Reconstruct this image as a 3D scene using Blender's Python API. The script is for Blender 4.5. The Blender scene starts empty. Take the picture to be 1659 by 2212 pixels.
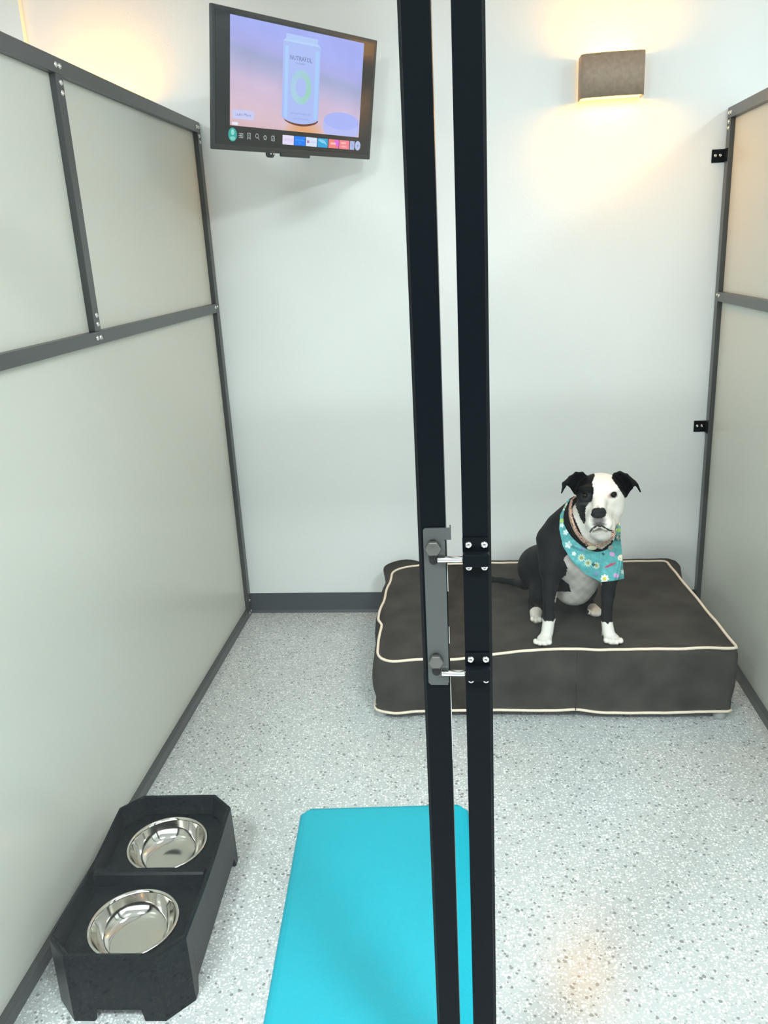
import bpy, bmesh, math, random
import numpy as np
from mathutils import Vector, Matrix, noise
random.seed(7)
PI = math.pi
SC = bpy.context.scene
COL = SC.collection

# ------------------------------------------------------------------ camera, world, lights, exposure
FPX, IW, IH, CAMZ = 1769.42, 1659.0, 2212.0, 1.65
AX = Vector((0.99432459, -0.01874546, -0.10472445))     # world X seen by the camera (right, down, forward)
AY = Vector((0.09389703, -0.30817488, 0.94668452))
AZ = Vector((-0.05001948, -0.95114502, -0.30466572))
cam_d = bpy.data.cameras.new('camera'); cam = bpy.data.objects.new('camera', cam_d); COL.objects.link(cam)
cam_d.sensor_fit = 'VERTICAL'; cam_d.sensor_height = 36.0; cam_d.lens = FPX / IH * 36.0
cam_d.clip_start = 0.05
right = Vector((AX[0], AY[0], AZ[0])); down = Vector((AX[1], AY[1], AZ[1])); fwd = Vector((AX[2], AY[2], AZ[2]))
M = Matrix((right, -down, -fwd)).transposed().to_4x4(); M.translation = (0, 0, CAMZ)
cam.matrix_world = M
SC.camera = cam
SC.view_settings.view_transform = 'Standard'; SC.view_settings.look = 'None'
SC.view_settings.gamma = 1.0; SC.view_settings.exposure = 0.27; SC.view_settings.use_curve_mapping = False

world = bpy.data.worlds.new('world'); SC.world = world; world.use_nodes = True
wn = world.node_tree; wn.nodes.clear()
wo = wn.nodes.new('ShaderNodeOutputWorld'); wb = wn.nodes.new('ShaderNodeBackground')
tc = wn.nodes.new('ShaderNodeTexCoord'); sp = wn.nodes.new('ShaderNodeSeparateXYZ'); cr = wn.nodes.new('ShaderNodeValToRGB')
wn.links.new(tc.outputs['Generated'], sp.inputs[0]); wn.links.new(sp.outputs['Z'], cr.inputs[0]); wn.links.new(cr.outputs[0], wb.inputs[0]); wn.links.new(wb.outputs[0], wo.inputs[0])
cr.color_ramp.elements[0].position = 0.06; cr.color_ramp.elements[0].color = (0.12, 0.13, 0.13, 1)
cr.color_ramp.elements[1].position = 0.30; cr.color_ramp.elements[1].color = (0.94, 1.0, 1.0, 1)
wb.inputs[1].default_value = 1.85

def area_light(name, loc, sx, sy, power, color, rot=(0, 0, 0), parent=None, spread=PI):
    l = bpy.data.lights.new(name, 'AREA'); l.shape = 'RECTANGLE'; l.size = sx; l.size_y = sy
    l.energy = power; l.color = color; l.spread = spread
    o = bpy.data.objects.new(name, l); COL.objects.link(o); o.location = loc; o.rotation_euler = rot
    if parent: o.parent = parent
    return o
PANEL_LIGHTS = [(0.35, 1.35, 7), (-1.15, -0.3, 72), (-2.4, 1.2, 36), (2.4, 1.2, 36), (1.05, -0.3, 72)]
COOL = (0.915, 1.0, 1.0)

def at(u, v, Y):
    """the point at depth Y behind image point (u, v), used to take measurements off the photograph"""
    a, b = u - IW / 2, v - IH / 2
    d = Vector((AX[0]*a + AX[1]*b + AX[2]*FPX, AY[0]*a + AY[1]*b + AY[2]*FPX, AZ[0]*a + AZ[1]*b + AZ[2]*FPX))
    return d * (Y / d.y) + Vector((0, 0, CAMZ))
def at_z(u, v, z):
    d = at(u, v, 1.0) - Vector((0, 0, CAMZ))
    return d * ((z - CAMZ) / d.z) + Vector((0, 0, CAMZ))

# ------------------------------------------------------------------ materials
def lin(c):
    return tuple(((x/255)/12.92 if x/255 <= 0.04045 else ((x/255+0.055)/1.055)**2.4) for x in c)
def mat(name, col, rough=0.5, metal=0.0, spec=0.5, bump=None, emit=None, estr=0.0, vcol=False, var=None, coat=0.0):
    m = bpy.data.materials.new(name); m.use_nodes = True; nt = m.node_tree; b = nt.nodes['Principled BSDF']
    b.inputs['Base Color'].default_value = (*col, 1); b.inputs['Roughness'].default_value = rough
    b.inputs['Metallic'].default_value = metal; b.inputs['Specular IOR Level'].default_value = spec
    b.inputs['Coat Weight'].default_value = coat
    tcn = nt.nodes.new('ShaderNodeTexCoord')
    if vcol:
        a = nt.nodes.new('ShaderNodeVertexColor'); a.layer_name = 'Col'
        nt.links.new(a.outputs[0], b.inputs['Base Color'])
    if var:      # (scale, amount) gentle noise variation of the base colour
        n = nt.nodes.new('ShaderNodeTexNoise'); n.inputs['Scale'].default_value = var[0]; n.inputs['Detail'].default_value = 6
        nt.links.new(tcn.outputs['Object'], n.inputs['Vector'])
        r = nt.nodes.new('ShaderNodeValToRGB'); k = var[1]
        r.color_ramp.elements[0].position = 0.3; r.color_ramp.elements[1].position = 0.7
        r.color_ramp.elements[0].color = (*[c*(1-k) for c in col], 1); r.color_ramp.elements[1].color = (*[min(1, c*(1+k)) for c in col], 1)
        nt.links.new(n.outputs['Fac'], r.inputs[0]); nt.links.new(r.outputs[0], b.inputs['Base Color'])
    if bump:     # (scale, strength)
        n = nt.nodes.new('ShaderNodeTexNoise'); n.inputs['Scale'].default_value = bump[0]; n.inputs['Detail'].default_value = 4
        nt.links.new(tcn.outputs['Object'], n.inputs['Vector'])
        bp = nt.nodes.new('ShaderNodeBump'); bp.inputs['Strength'].default_value = bump[1]; bp.inputs['Distance'].default_value = 0.002
        nt.links.new(n.outputs['Fac'], bp.inputs['Height']); nt.links.new(bp.outputs[0], b.inputs['Normal'])
    if emit:
        b.inputs['Emission Color'].default_value = (*emit, 1); b.inputs['Emission Strength'].default_value = estr
    return m

m_wall = mat('wall_paint', (0.86, 0.88, 0.87), 0.55, spec=0.3, bump=(180, 0.25))
m_wall_dim = mat('lobby_paint', (0.6, 0.62, 0.62), 0.6)
m_base = mat('grey_vinyl', lin((72, 77, 83)), 0.45)
m_ceil = mat('ceiling_tile', (0.8, 0.8, 0.8), 0.9)
m_black = mat('black_powder_coat', (0.004, 0.006, 0.008), 0.28, spec=0.07, bump=(600, 0.12))
m_frame = mat('dark_grey_powder_coat', (0.045, 0.050, 0.052), 0.30, spec=0.75, bump=(600, 0.1))
m_gasket = mat('black_gasket', (0.012, 0.014, 0.016), 0.5, spec=.2)
m_seal = mat('pale_seal_strip', (0.55, 0.56, 0.54), 0.4)
m_chrome = mat('chrome', (0.82, 0.82, 0.80), 0.12, 1.0)
m_steel = mat('stainless_steel', (0.72, 0.69, 0.64), 0.09, 1.0)
m_plate = mat('brushed_grey_steel', (0.095, 0.105, 0.102), 0.45, 0.6)
m_screw = mat('silver_screw', (0.85, 0.85, 0.82), 0.22, 1.0)
m_rubber = mat('black_plastic', (0.003, 0.005, 0.007), 0.32, spec=0.13, bump=(90, 0.1))
m_bed = mat('charcoal_suede', lin((64, 61, 57)), 0.9, spec=0.1, var=(9, 0.28), bump=(30, 0.15))
m_pipe = mat('cream_piping', lin((238, 222, 202)), 0.7)
m_leg = mat('grey_plastic_foot', lin((170, 172, 172)), 0.35)
m_under = mat('dark_bed_tube', (0.02, 0.022, 0.025), 0.4)
m_tvb = mat('tv_black_plastic', (0.035, 0.042, 0.045), 0.35, bump=(80, 0.02))
m_sconce = mat('bronze_grey_metal', lin((158, 140, 122)), 0.6, 0.1, var=(70, 0.12))
m_glow = mat('lit_diffuser', (1, 0.8, 0.5), 0.5, emit=(1.0, 0.55, 0.10), estr=4.0)
m_trof = mat('ceiling_diffuser', (1, 1, 1), 0.5, emit=(0.93, 1.0, 0.99), estr=1.5)
m_trofe = mat('white_fixture_metal', (0.8, 0.8, 0.8), 0.4)

def frosted():
    m = mat('frosted_panel', lin((229, 229, 222)), 0.26, spec=0.6)
    nt = m.node_tree; b = nt.nodes['Principled BSDF']
    t = nt.nodes.new('ShaderNodeBsdfTranslucent'); t.inputs[0].default_value = (*lin((215, 220, 212)), 1)
    mx = nt.nodes.new('ShaderNodeMixShader'); mx.inputs[0].default_value = 0.30
    nt.links.new(b.outputs[0], mx.inputs[1]); nt.links.new(t.outputs[0], mx.inputs[2])
    nt.links.new(mx.outputs[0], nt.nodes['Material Output'].inputs[0])
    return m
m_frost = frosted()

def glass():
    m = bpy.data.materials.new('clear_glass'); m.use_nodes = True; nt = m.node_tree; nt.nodes.clear()
    o = nt.nodes.new('ShaderNodeOutputMaterial'); tr = nt.nodes.new('ShaderNodeBsdfTransparent'); tr.inputs[0].default_value = (0.985, 0.995, 0.993, 1)
    g = nt.nodes.new('ShaderNodeBsdfGlossy'); g.inputs['Roughness'].default_value = 0.02; f = nt.nodes.new('ShaderNodeFresnel'); f.inputs[0].default_value = 1.28
    mx = nt.nodes.new('ShaderNodeMixShader')
    ge = nt.nodes.new('ShaderNodeNewGeometry'); iv = nt.nodes.new('ShaderNodeMath'); iv.operation = 'SUBTRACT'; iv.inputs[0].default_value = 1.0; nt.links.new(ge.outputs['Backfacing'], iv.inputs[1])
    ml_ = nt.nodes.new('ShaderNodeMath'); ml_.operation = 'MULTIPLY'; nt.links.new(f.outputs[0], ml_.inputs[0]); nt.links.new(iv.outputs[0], ml_.inputs[1])      # reflect once, at the face met first
    nt.links.new(ml_.outputs[0], mx.inputs[0]); nt.links.new(tr.outputs[0], mx.inputs[1]); nt.links.new(g.outputs[0], mx.inputs[2]); nt.links.new(mx.outputs[0], o.inputs[0])
    return m
m_glass = glass()

def floor_mat():
    m = bpy.data.materials.new('speckled_vinyl_floor'); m.use_nodes = True; nt = m.node_tree; b = nt.nodes['Principled BSDF']
    b.inputs['Roughness'].default_value = 0.20; b.inputs['Specular IOR Level'].default_value = 0.5
    tcn = nt.nodes.new('ShaderNodeTexCoord')
    def chips(scale, frac, size, seed):
        mp = nt.nodes.new('ShaderNodeMapping'); mp.inputs['Location'].default_value = (seed, seed*1.7, 0); mp.inputs['Rotation'].default_value = (0, 0, seed)
        nt.links.new(tcn.outputs['Object'], mp.inputs[0])
        nz = nt.nodes.new('ShaderNodeTexNoise'); nz.inputs['Scale'].default_value = scale*1.6
        nt.links.new(mp.outputs[0], nz.inputs['Vector'])
        sc_ = nt.nodes.new('ShaderNodeVectorMath'); sc_.operation = 'SCALE'; sc_.inputs['Scale'].default_value = 0.45/scale
        nt.links.new(nz.outputs['Color'], sc_.inputs[0])
        ad = nt.nodes.new('ShaderNodeVectorMath'); ad.operation = 'ADD'; nt.links.new(mp.outputs[0], ad.inputs[0]); nt.links.new(sc_.outputs[0], ad.inputs[1])
        v = nt.nodes.new('ShaderNodeTexVoronoi'); v.voronoi_dimensions = '2D'; v.inputs['Scale'].default_value = scale
        nt.links.new(ad.outputs[0], v.inputs['Vector'])
        s = nt.nodes.new('ShaderNodeSeparateColor'); nt.links.new(v.outputs['Color'], s.inputs[0])
        a = nt.nodes.new('ShaderNodeMath'); a.operation = 'LESS_THAN'; a.inputs[1].default_value = frac; nt.links.new(s.outputs[0], a.inputs[0])
        sz = nt.nodes.new('ShaderNodeMath'); sz.operation = 'MULTIPLY_ADD'; sz.inputs[1].default_value = size*0.9; sz.inputs[2].default_value = size*0.55; nt.links.new(s.outputs[1], sz.inputs[0])
        l = nt.nodes.new('ShaderNodeMath'); l.operation = 'LESS_THAN'; nt.links.new(v.outputs['Distance'], l.inputs[0]); nt.links.new(sz.outputs[0], l.inputs[1])
        mm = nt.nodes.new('ShaderNodeMath'); mm.operation = 'MULTIPLY'; nt.links.new(a.outputs[0], mm.inputs[0]); nt.links.new(l.outputs[0], mm.inputs[1])
        return mm.outputs[0]
    cur = nt.nodes.new('ShaderNodeRGB'); cur.outputs[0].default_value = (0.505, 0.535, 0.54, 1); cur = cur.outputs[0]
    for scale, frac, size, seed, c in ((120, 0.34, 0.32, 3.1, (0.86, 0.88, 0.87)), (210, 0.35, 0.36, 9.3, (0.74, 0.76, 0.75)), (92, 0.10, 0.32, 5.7, (0.24, 0.25, 0.25)), (150, 0.10, 0.34, 1.9, (0.38, 0.40, 0.39))):
        mx = nt.nodes.new('ShaderNodeMix'); mx.data_type = 'RGBA'
        nt.links.new(chips(scale, frac, size, seed), mx.inputs['Factor']); nt.links.new(cur, mx.inputs['A']); mx.inputs['B'].default_value = (*c, 1)
        cur = mx.outputs['Result']
    nt.links.new(cur, b.inputs['Base Color'])
    n = nt.nodes.new('ShaderNodeTexNoise'); n.inputs['Scale'].default_value = 150; nt.links.new(tcn.outputs['Object'], n.inputs['Vector'])
    bp = nt.nodes.new('ShaderNodeBump'); bp.inputs['Strength'].default_value = 0.12; bp.inputs['Distance'].default_value = 0.001
    nt.links.new(n.outputs['Fac'], bp.inputs['Height']); nt.links.new(bp.outputs[0], b.inputs['Normal'])
    return m
m_floor = floor_mat()

# ------------------------------------------------------------------ mesh helpers
def obj(name, bm, m, parent=None, smooth=False, label=None):
    me = bpy.data.meshes.new(name); bm.normal_update(); bm.to_mesh(me); bm.free()
    for mm in (m if isinstance(m, (list, tuple)) else [m]): me.materials.append(mm)
    if smooth:
        for p in me.polygons: p.use_smooth = True
    o = bpy.data.objects.new(name, me); COL.objects.link(o)
    if parent is not None:
        o.parent = parent
        o.matrix_parent_inverse = WINV(parent)
    if label: o['label'] = label
    return o
def wmat(o):
    m = Matrix.LocRotScale(o.location, o.rotation_euler, o.scale)
    return (wmat(o.parent) @ o.matrix_parent_inverse @ m) if o.parent else m
def WINV(o): return wmat(o).inverted()
def thing(name, label, cat, loc=(0, 0, 0), rotz=0.0, group=None):
    o = bpy.data.objects.new(name, None); COL.objects.link(o); o.location = loc; o.rotation_euler = (0, 0, rotz)
    o.empty_display_size = 0.1
    o['label'] = label; o['category'] = cat
    if group: o['group'] = group
    return o
def struct(o): o['kind'] = 'structure'; return o
def new(): return bmesh.new()
def box(bm, a, b, bev=0.0, seg=2, mtx=None):
    a, b = Vector(a), Vector(b)
    vs = [bm.verts.new((x, y, z)) for x in (a.x, b.x) for y in (a.y, b.y) for z in (a.z, b.z)]
    fs = [(0, 1, 3, 2), (4, 6, 7, 5), (0, 4, 5, 1), (2, 3, 7, 6), (0, 2, 6, 4), (1, 5, 7, 3)]
    faces = [bm.faces.new([vs[i] for i in f]) for f in fs]
    geom = vs
    if bev > 0:
        es = list({e for f in faces for e in f.edges})
        r = bmesh.ops.bevel(bm, geom=es, offset=bev, segments=seg, affect='EDGES', profile=0.5)
        geom = list({v for f in r['faces'] for v in f.verts} | {v for v in vs if v.is_valid})
    if mtx is not None:
        for v in geom: v.co = mtx @ v.co
    return bm
def tube(bm, pts, r, n=10, cap=True, flat=None):
    pts = [Vector(p) for p in pts]; rs = r if isinstance(r, (list, tuple)) else [r]*len(pts)
    rings = []; up = None
    for i, p in enumerate(pts):
        t = (pts[min(i+1, len(pts)-1)] - pts[max(i-1, 0)]).normalized()
        if up is None:
            up = t.orthogonal().normalized()
        up = (up - t*up.dot(t)).normalized(); s = t.cross(up)
        rings.append([bm.verts.new(p + (up*math.cos(2*PI*k/n) + s*math.sin(2*PI*k/n))*rs[i]) for k in range(n)])
    for a, b in zip(rings, rings[1:]):
        for k in range(n): bm.faces.new((a[k], a[(k+1) % n], b[(k+1) % n], b[k]))
    if cap:
        bm.faces.new(list(reversed(rings[0]))); bm.faces.new(rings[-1])
    return bm
def loop_tube(bm, pts, r, n=8):
    pts = [Vector(p) for p in pts]; N = len(pts); rings = []
    for i, p in enumerate(pts):
        t = (pts[(i+1) % N] - pts[i-1]).normalized()
        up = Vector((0, 0, 1)); up = (up - t*up.dot(t)).normalized() if abs(t.z) < 0.95 else t.orthogonal().normalized(); s = t.cross(up)
        rings.append([bm.verts.new(p + (up*math.cos(2*PI*k/n) + s*math.sin(2*PI*k/n))*r) for k in range(n)])
    for i in range(N):
        a, b = rings[i], rings[(i+1) % N]
        for k in range(n): bm.faces.new((a[k], a[(k+1) % n], b[(k+1) % n], b[k]))
    return bm
def lathe(bm, prof, c=(0, 0, 0), n=64, mtx=None, close=False):
    rings = []
    for r, z in prof:
        if r < 1e-6: rings.append([bm.verts.new((c[0], c[1], c[2]+z))]*n)
        else: rings.append([bm.verts.new((c[0]+r*math.cos(2*PI*k/n), c[1]+r*math.sin(2*PI*k/n), c[2]+z)) for k in range(n)])
    allv = {v for r in rings for v in r}
    for a, b in zip(rings, rings[1:]):
        for k in range(n):
            vs = [a[k], a[(k+1) % n], b[(k+1) % n], b[k]]; u = []
            for v in vs:
                if v not in u: u.append(v)
            if len(u) >= 3: bm.faces.new(u)
    if mtx is not None:
        for v in allv: v.co = mtx @ v.co
    return bm
def prism(bm, poly, z0, z1, mtx=None):
    a = [bm.verts.new((x, y, z0)) for x, y in poly]; b = [bm.verts.new((x, y, z1)) for x, y in poly]; n = len(poly)
    bm.faces.new(list(reversed(a))); bm.faces.new(b)
    for i in range(n): bm.faces.new((a[i], a[(i+1) % n], b[(i+1) % n], b[i]))
    if mtx is not None:
        for v in a+b: v.co = mtx @ v.co
    return bm
def axis_m(p, d):
    """matrix that puts +Z along d at point p"""
    q = Vector(d).to_track_quat('Z', 'Y'); m = q.to_matrix().to_4x4(); m.translation = Vector(p); return m
def screw(p, d, r, parent, m=None, h=None):
    h = h or r*0.55
    bm = lathe(new(), [(r*1.12, 0), (r, h*0.35), (r*0.82, h*0.8), (r*0.45, h), (r*0.42, h*0.62), (0, h*0.6)], n=18, mtx=axis_m(p, d))
    return obj('screw', bm, m or m_screw, parent, True)

# ------------------------------------------------------------------ the room
WY = 3.574
struct(obj('floor', box(new(), (-3.5, -3.0, -0.05), (3.5, 3.75, 0)), m_floor))
struct(obj('wall_back', box(new(), (-3.5, WY, 0), (3.5, WY+0.12, 3.0)), m_wall))
struct(obj('wall_left', box(new(), (-3.499, WY-.028, 0.0005), (-1.738, WY-.0005, 2.9995)), m_wall))
struct(obj('wall_right', box(new(), (3.4, -1.0, 0), (3.5, WY, 3.0)), m_wall))
struct(obj('ceiling', box(new(), (-3.5, -3.0, 3.0), (3.5, 3.75, 3.06)), m_ceil))
bm = new()      # cove base: a strip with a small toe
sec = [(WY-0.0005, 0.1), (WY-0.004, 0.0985), (WY-0.0045, 0.012), (WY-0.012, 0.003), (WY-0.013, 0.0005), (WY-0.0005, 0.0005)]
for X0, X1 in ((-1.735, 3.39),):
    a = [bm.verts.new((X0, y, z)) for y, z in sec]; b = [bm.verts.new((X1, y, z)) for y, z in sec]
    for i in range(6): bm.faces.new((a[i], b[i], b[(i+1) % 6], a[(i+1) % 6]))
    bm.faces.new(a); bm.faces.new(list(reversed(b)))
struct(obj('baseboard_back', bm, m_base))

for i, (x, y, pw) in enumerate(PANEL_LIGHTS):
    lab = ['square white ceiling light above the dog bed', 'square white ceiling light in front of the left glass panel', 'square white ceiling light above the pen on the left', 'square white ceiling light above the pen on the right', 'square white ceiling light in front of the right glass door'][i]
    t = thing('ceiling_light', lab, 'ceiling light', (x, y, 3.0), group='ceiling lights')
    bm = new()
    for a, b in (((x-.32, y-.32), (x+.32, y-.29)), ((x-.32, y+.29), (x+.32, y+.32)), ((x-.32, y-.29), (x-.29, y+.29)), ((x+.29, y-.29), (x+.32, y+.29))):
        box(bm, (*a, 2.975), (*b, 2.999))
    obj('frame', bm, m_trofe, t)
    obj('diffuser', box(new(), (x-.289, y-.289, 2.985), (x+.289, y+.289, 2.995)), m_trof, t)
    area_light('lamp', (0, 0, -0.03), 0.56, 0.56, pw, COOL, parent=t)

# ------------------------------------------------------------------ partitions
def partition(label, xi, s, zt, zm0, zm1, zt0, uprights, brackets, group):
    """xi: face towards the pen; s: side the tube grows to (-1 left, +1 right)"""
    T = 0.038; xo = xi + s*T; x0, x1 = min(xi, xo), max(xi, xo)
    yb0, yb1, yf0, yf1 = 3.526, 3.566, 1.162, 1.20
    t = thing('kennel_partition', label, 'partition', ((x0+x1)/2, 2.37, 0), group=group)
    B = 0.0015
    top = obj('top_rail', box(new(), (x0, yf0, zt0), (x1, yb1, zt), B), m_frame, t)
    mid = obj('middle_rail', box(new(), (x0, yf1+.0005, zm0), (x1, yb0-.0005, zm1), B), m_frame, t)
    bot = obj('bottom_rail', box(new(), (x0, yf0, 0), (x1, yb1, 0.036), B), m_frame, t)
    post = obj('post', box(new(), (x0, yb0, 0.0365), (x1, yb1, zt0-.0005), B), m_frame, t)
    fpost = obj('post', box(new(), (x0, yf0, 0.0365), (x1, yf1, zt0-.0005), B), m_frame, t)
    xc = xi + s*0.022
    ys = [yf1] + [v for u in uprights for v in u] + [yb0]
    ups = [obj('upright', box(new(), (x0, a, zm1+.0005), (x1, b, zt0-.0005), B), m_frame, t) for a, b in uprights]
    for a, b in zip(ys[::2], ys[1::2]):
        obj('frosted_panel', box(new(), (xc-.003, a+.0005, zm1+.0005), (xc+.003, b-.0005, zt0-.0005)), m_frost, t)
    obj('frosted_panel', box(new(), (xc-.003, yf1+.0005, .0365), (xc+.003, yb0-.0005, zm0-.0005)), m_frost, t)
    n = (-s, 0, 0); R = 0.0065
    for a, b in uprights:
        c = (a+b)/2; i = uprights.index((a, b))
        for d in (-0.011, 0.011):
            screw((xi, c+d, (zt+zt0)/2), n, R, top); screw((xi, c+d, (zm0+zm1)/2), n, R, mid)
        for d in (0.02, 0.045):
            screw((xi, c+.004, zt0-d), n, R, ups[i]); screw((xi, c+.004, zm1+d), n, R, ups[i])
    for d in (0.012, 0.034): screw((xi, yb0+.02, zt0-d), n, R, post)
    for d in (-0.002, 0.022): screw((xi, yb0+d, (zt+zt0)/2), n, R, top)
    screw((xi, yb0-.014, (zm0+zm1)/2+.004), n, R, mid); screw((xi, yb0+.014, (zm0+zm1)/2+.006), n, R*.8, post)
    screw((xi, yb0+.02, .075), n, R, post); screw((xi, yb0+.0, .018), n, R, bot); screw((xi, yb0+.026, .018), n, R, bot)
    for zc in brackets:       # angle tabs that fix the rear post to the back wall
        bx0, bx1 = (xi-.048, xi+.004) if s > 0 else (xi-.004, xi+.048)
        bm = box(new(), (bx0, WY-.0045, zc-.024), (bx1, WY-.0005, zc+.024), .001)
        box(bm, (min(xi, xi-s*.004), yb0+.004, zc-.024), (max(xi, xi-s*.004), WY-.0005, zc+.024), .001)
        br = obj('wall_bracket', bm, m_black, t)
        for q in (0.014, 0.033): screw((bx0+q, WY-.0045, zc+.002), (0, -1, 0), 0.0055, br)
    return t
partition('left frosted-panel partition in a dark metal frame, standing beside the dog feeder', -1.065, -1, 2.1785, 1.4285, 1.4655, 2.137,
          [(2.318, 2.358)], [], 'frosted pen partitions')
partition('right frosted-panel partition in a dark metal frame, standing beside the dog bed', 1.010, 1, 2.100, 1.384, 1.421, 2.061,
          [(2.318, 2.358)], [1.932, 0.861], 'frosted pen partitions')

# ------------------------------------------------------------------ wall sconces
def sconce(xc, label, dz=0.0):
    z0, z1, w, dep = 2.156+dz, 2.306+dz, 0.236, 0.094
    t = thing('wall_sconce', label, 'wall light', (xc, WY, (z0+z1)/2), group='wall sconces')
    def dsec(hw, d, n=10):
        p = [(-hw, WY-.012)]
        r = 0.022
        for k in range(n+1):
            a = PI + PI/2*k/n; p.append((-hw+r+r*math.cos(a), WY-d+r+r*math.sin(a)))
        for k in range(1, 9):
            u = -hw+r + (2*hw-2*r)*k/9; p.append((u, WY-d-0.006*math.sin(PI*k/9)))
        for k in range(n+1):
            a = 1.5*PI + PI/2*k/n; p.append((hw-r+r*math.cos(a), WY-d+r+r*math.sin(a)))
        p.append((hw, WY-.012)); return p
    outer = dsec(w/2, dep); inner = dsec(w/2-.003, dep-.003)
    bm = new(); N = len(outer)
    ring = lambda sec, z: [bm.verts.new((xc+x, y, z)) for x, y in sec]
    o0, o1, i0, i1 = ring(outer, z0), ring(outer, z1), ring(inner, z0), ring(inner, z1)
    for k in range(N-1):
        bm.faces.new((o0[k], o0[k+1], o1[k+1], o1[k])); bm.faces.new((i0[k+1], i0[k], i1[k], i1[k+1]))
        bm.faces.new((o0[k+1], o0[k], i0[k], i0[k+1])); bm.faces.new((o1[k], o1[k+1], i1[k+1], i1[k]))
    obj('housing', bm, m_sconce, t, True)
    obj('back_plate', box(new(), (xc-w/2+.012, WY-.013, z0+.012), (xc+w/2-.012, WY-.0005, z1-.012), .002), m_sconce, t)
    for z, s in ((z0+.003, -1), (z1-.003, 1)):
        bm = new(); prism(bm, [(xc+x*.97, WY-.012+(y-WY+.012)*.95) for x, y in inner], min(z, z-s*.008), max(z, z-s*.008))
        obj('diffuser', bm, m_glow, t)
        area_light('lamp', (0, -.052, (z-(z0+z1)/2)+s*.003), 0.19, 0.062, SCONCE_W, (1.0, 0.40, 0.012), rot=(0 if s < 0 else PI, 0, 0), parent=t)
    return t
SCONCE_W = 2.6
sconce(0.562, 'bronze grey box wall sconce glowing amber, mounted above the dog bed')
sconce(-1.425, 'wall sconce mostly hidden behind the left partition, only its amber glow showing above the rail', -.05)

# ------------------------------------------------------------------ television
tv = thing('television', 'black flat screen television swivelled out from the back wall, playing a bottle advert', 'television', (-0.5593, 3.1193, 2.1888))
TE1 = Vector((0.573853453, 0.818957971, -0.000236749)); TE2 = Vector((0.13564169, -0.09476062, 0.98621588)); TN = TE1.cross(TE2)
TC = Vector((-0.55928869, 3.1193386, 2.18883644))
TM = Matrix((TE1, TE2, TN)).transposed().to_4x4(); TM.translation = TC       # local: x right, y up, z out of the screen
if TN.y > 0: raise RuntimeError('tv normal')
bm = box(new(), (-.387, -.204, -.012), (.387, .204, 0), .003)
for v in bm.verts: v.co = TM @ v.co
body = obj('housing', bm, m_tvb, tv)
bm = box(new(), (-.26, -.16, -.050), (.30, .14, -.0125), .01)
for v in bm.verts: v.co = TM @ v.co
obj('rear_cover', bm, m_tvb, tv)
bm = box(new(), (-.0827, -.2135, -.011), (.0567, -.1995, .003), .003)
box(bm, (.0, -.2165, -.02), (.0, -.2165, -.02)) if False else None
for v in bm.verts: v.co = TM @ v.co
obj('speaker_bar', bm, m_tvb, tv)
bm = lathe(new(), [(.013, -.018), (.013, .001), (.010, .003), (0, .003)], (-.128, -.2065, 0), 24)
for v in bm.verts: v.co = TM @ v.co
sens = obj('sensor_knob', bm, m_tvb, tv, True)
for q in (-.0065, .0065):
    obj('sensor_light', lathe(new(), [(.0026, .0032), (.0018, .0042), (0, .0044)], (-.128+q, -.2065, 0), 12, TM), mat('sensor_white', (.8, .8, .8), .3), sens, True)
m_scr = mat('dark_screen', (0.022, 0.028, 0.032), 0.22)
bm = box(new(), (-.372, -.187, .0001), (.372, .192, .0012))
for v in bm.verts: v.co = TM @ v.co
screen = obj('screen', bm, m_scr, tv)
bmh = new()
for v in (box(bmh, (-.03, -.03, -.30), (.03, .03, -.056), .004).verts): pass
for v in bmh.verts: v.co = TM @ v.co
bmh.free()
bm = new(); pA = TM @ Vector((0, 0, -.051)); pB = Vector((-0.60, 3.50, 2.30))
tube(bm, [pA, (pA+Vector((-.05, .02, 0)) + pB)/2 + Vector((0, .05, 0)), pB, (pB.x, WY-.01, pB.z)], 0.016, 10)
obj('swivel_arm', bm, m_tvb, tv, True)
obj('wall_plate', box(new(), (-.66, WY-.012, 2.22), (-.54, WY-.0005, 2.38), .002), m_tvb, tv)

def flat(name, poly, z, col, parent=screen, e=0.80, label=None, vc=None):
    """a patch of the picture the screen shows: it gives off its own light"""
    bm = new(); vs = [bm.verts.new(TM @ Vector((x, y, z))) for x, y in poly]; bm.faces.new(vs)
    m = mat('screen_'+name, (0, 0, 0), 0.5, spec=0.2, emit=lin(col), estr=e)
    return obj(name, bm, m, parent, label=label)
def rnd(x0, y0, x1, y1, r, n=6):
    p = []
    for cx, cy, a0 in ((x1-r, y1-r, 0), (x0+r, y1-r, PI/2), (x0+r, y0+r, PI), (x1-r, y0+r, 1.5*PI)):
        p += [(cx+r*math.cos(a0+PI/2*k/n), cy+r*math.sin(a0+PI/2*k/n)) for k in range(n+1)]
    return p
def ell(cx, cy, rx, ry, n=36): return [(cx+rx*math.cos(2*PI*k/n), cy+ry*math.sin(2*PI*k/n)) for k in range(n)]
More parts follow.
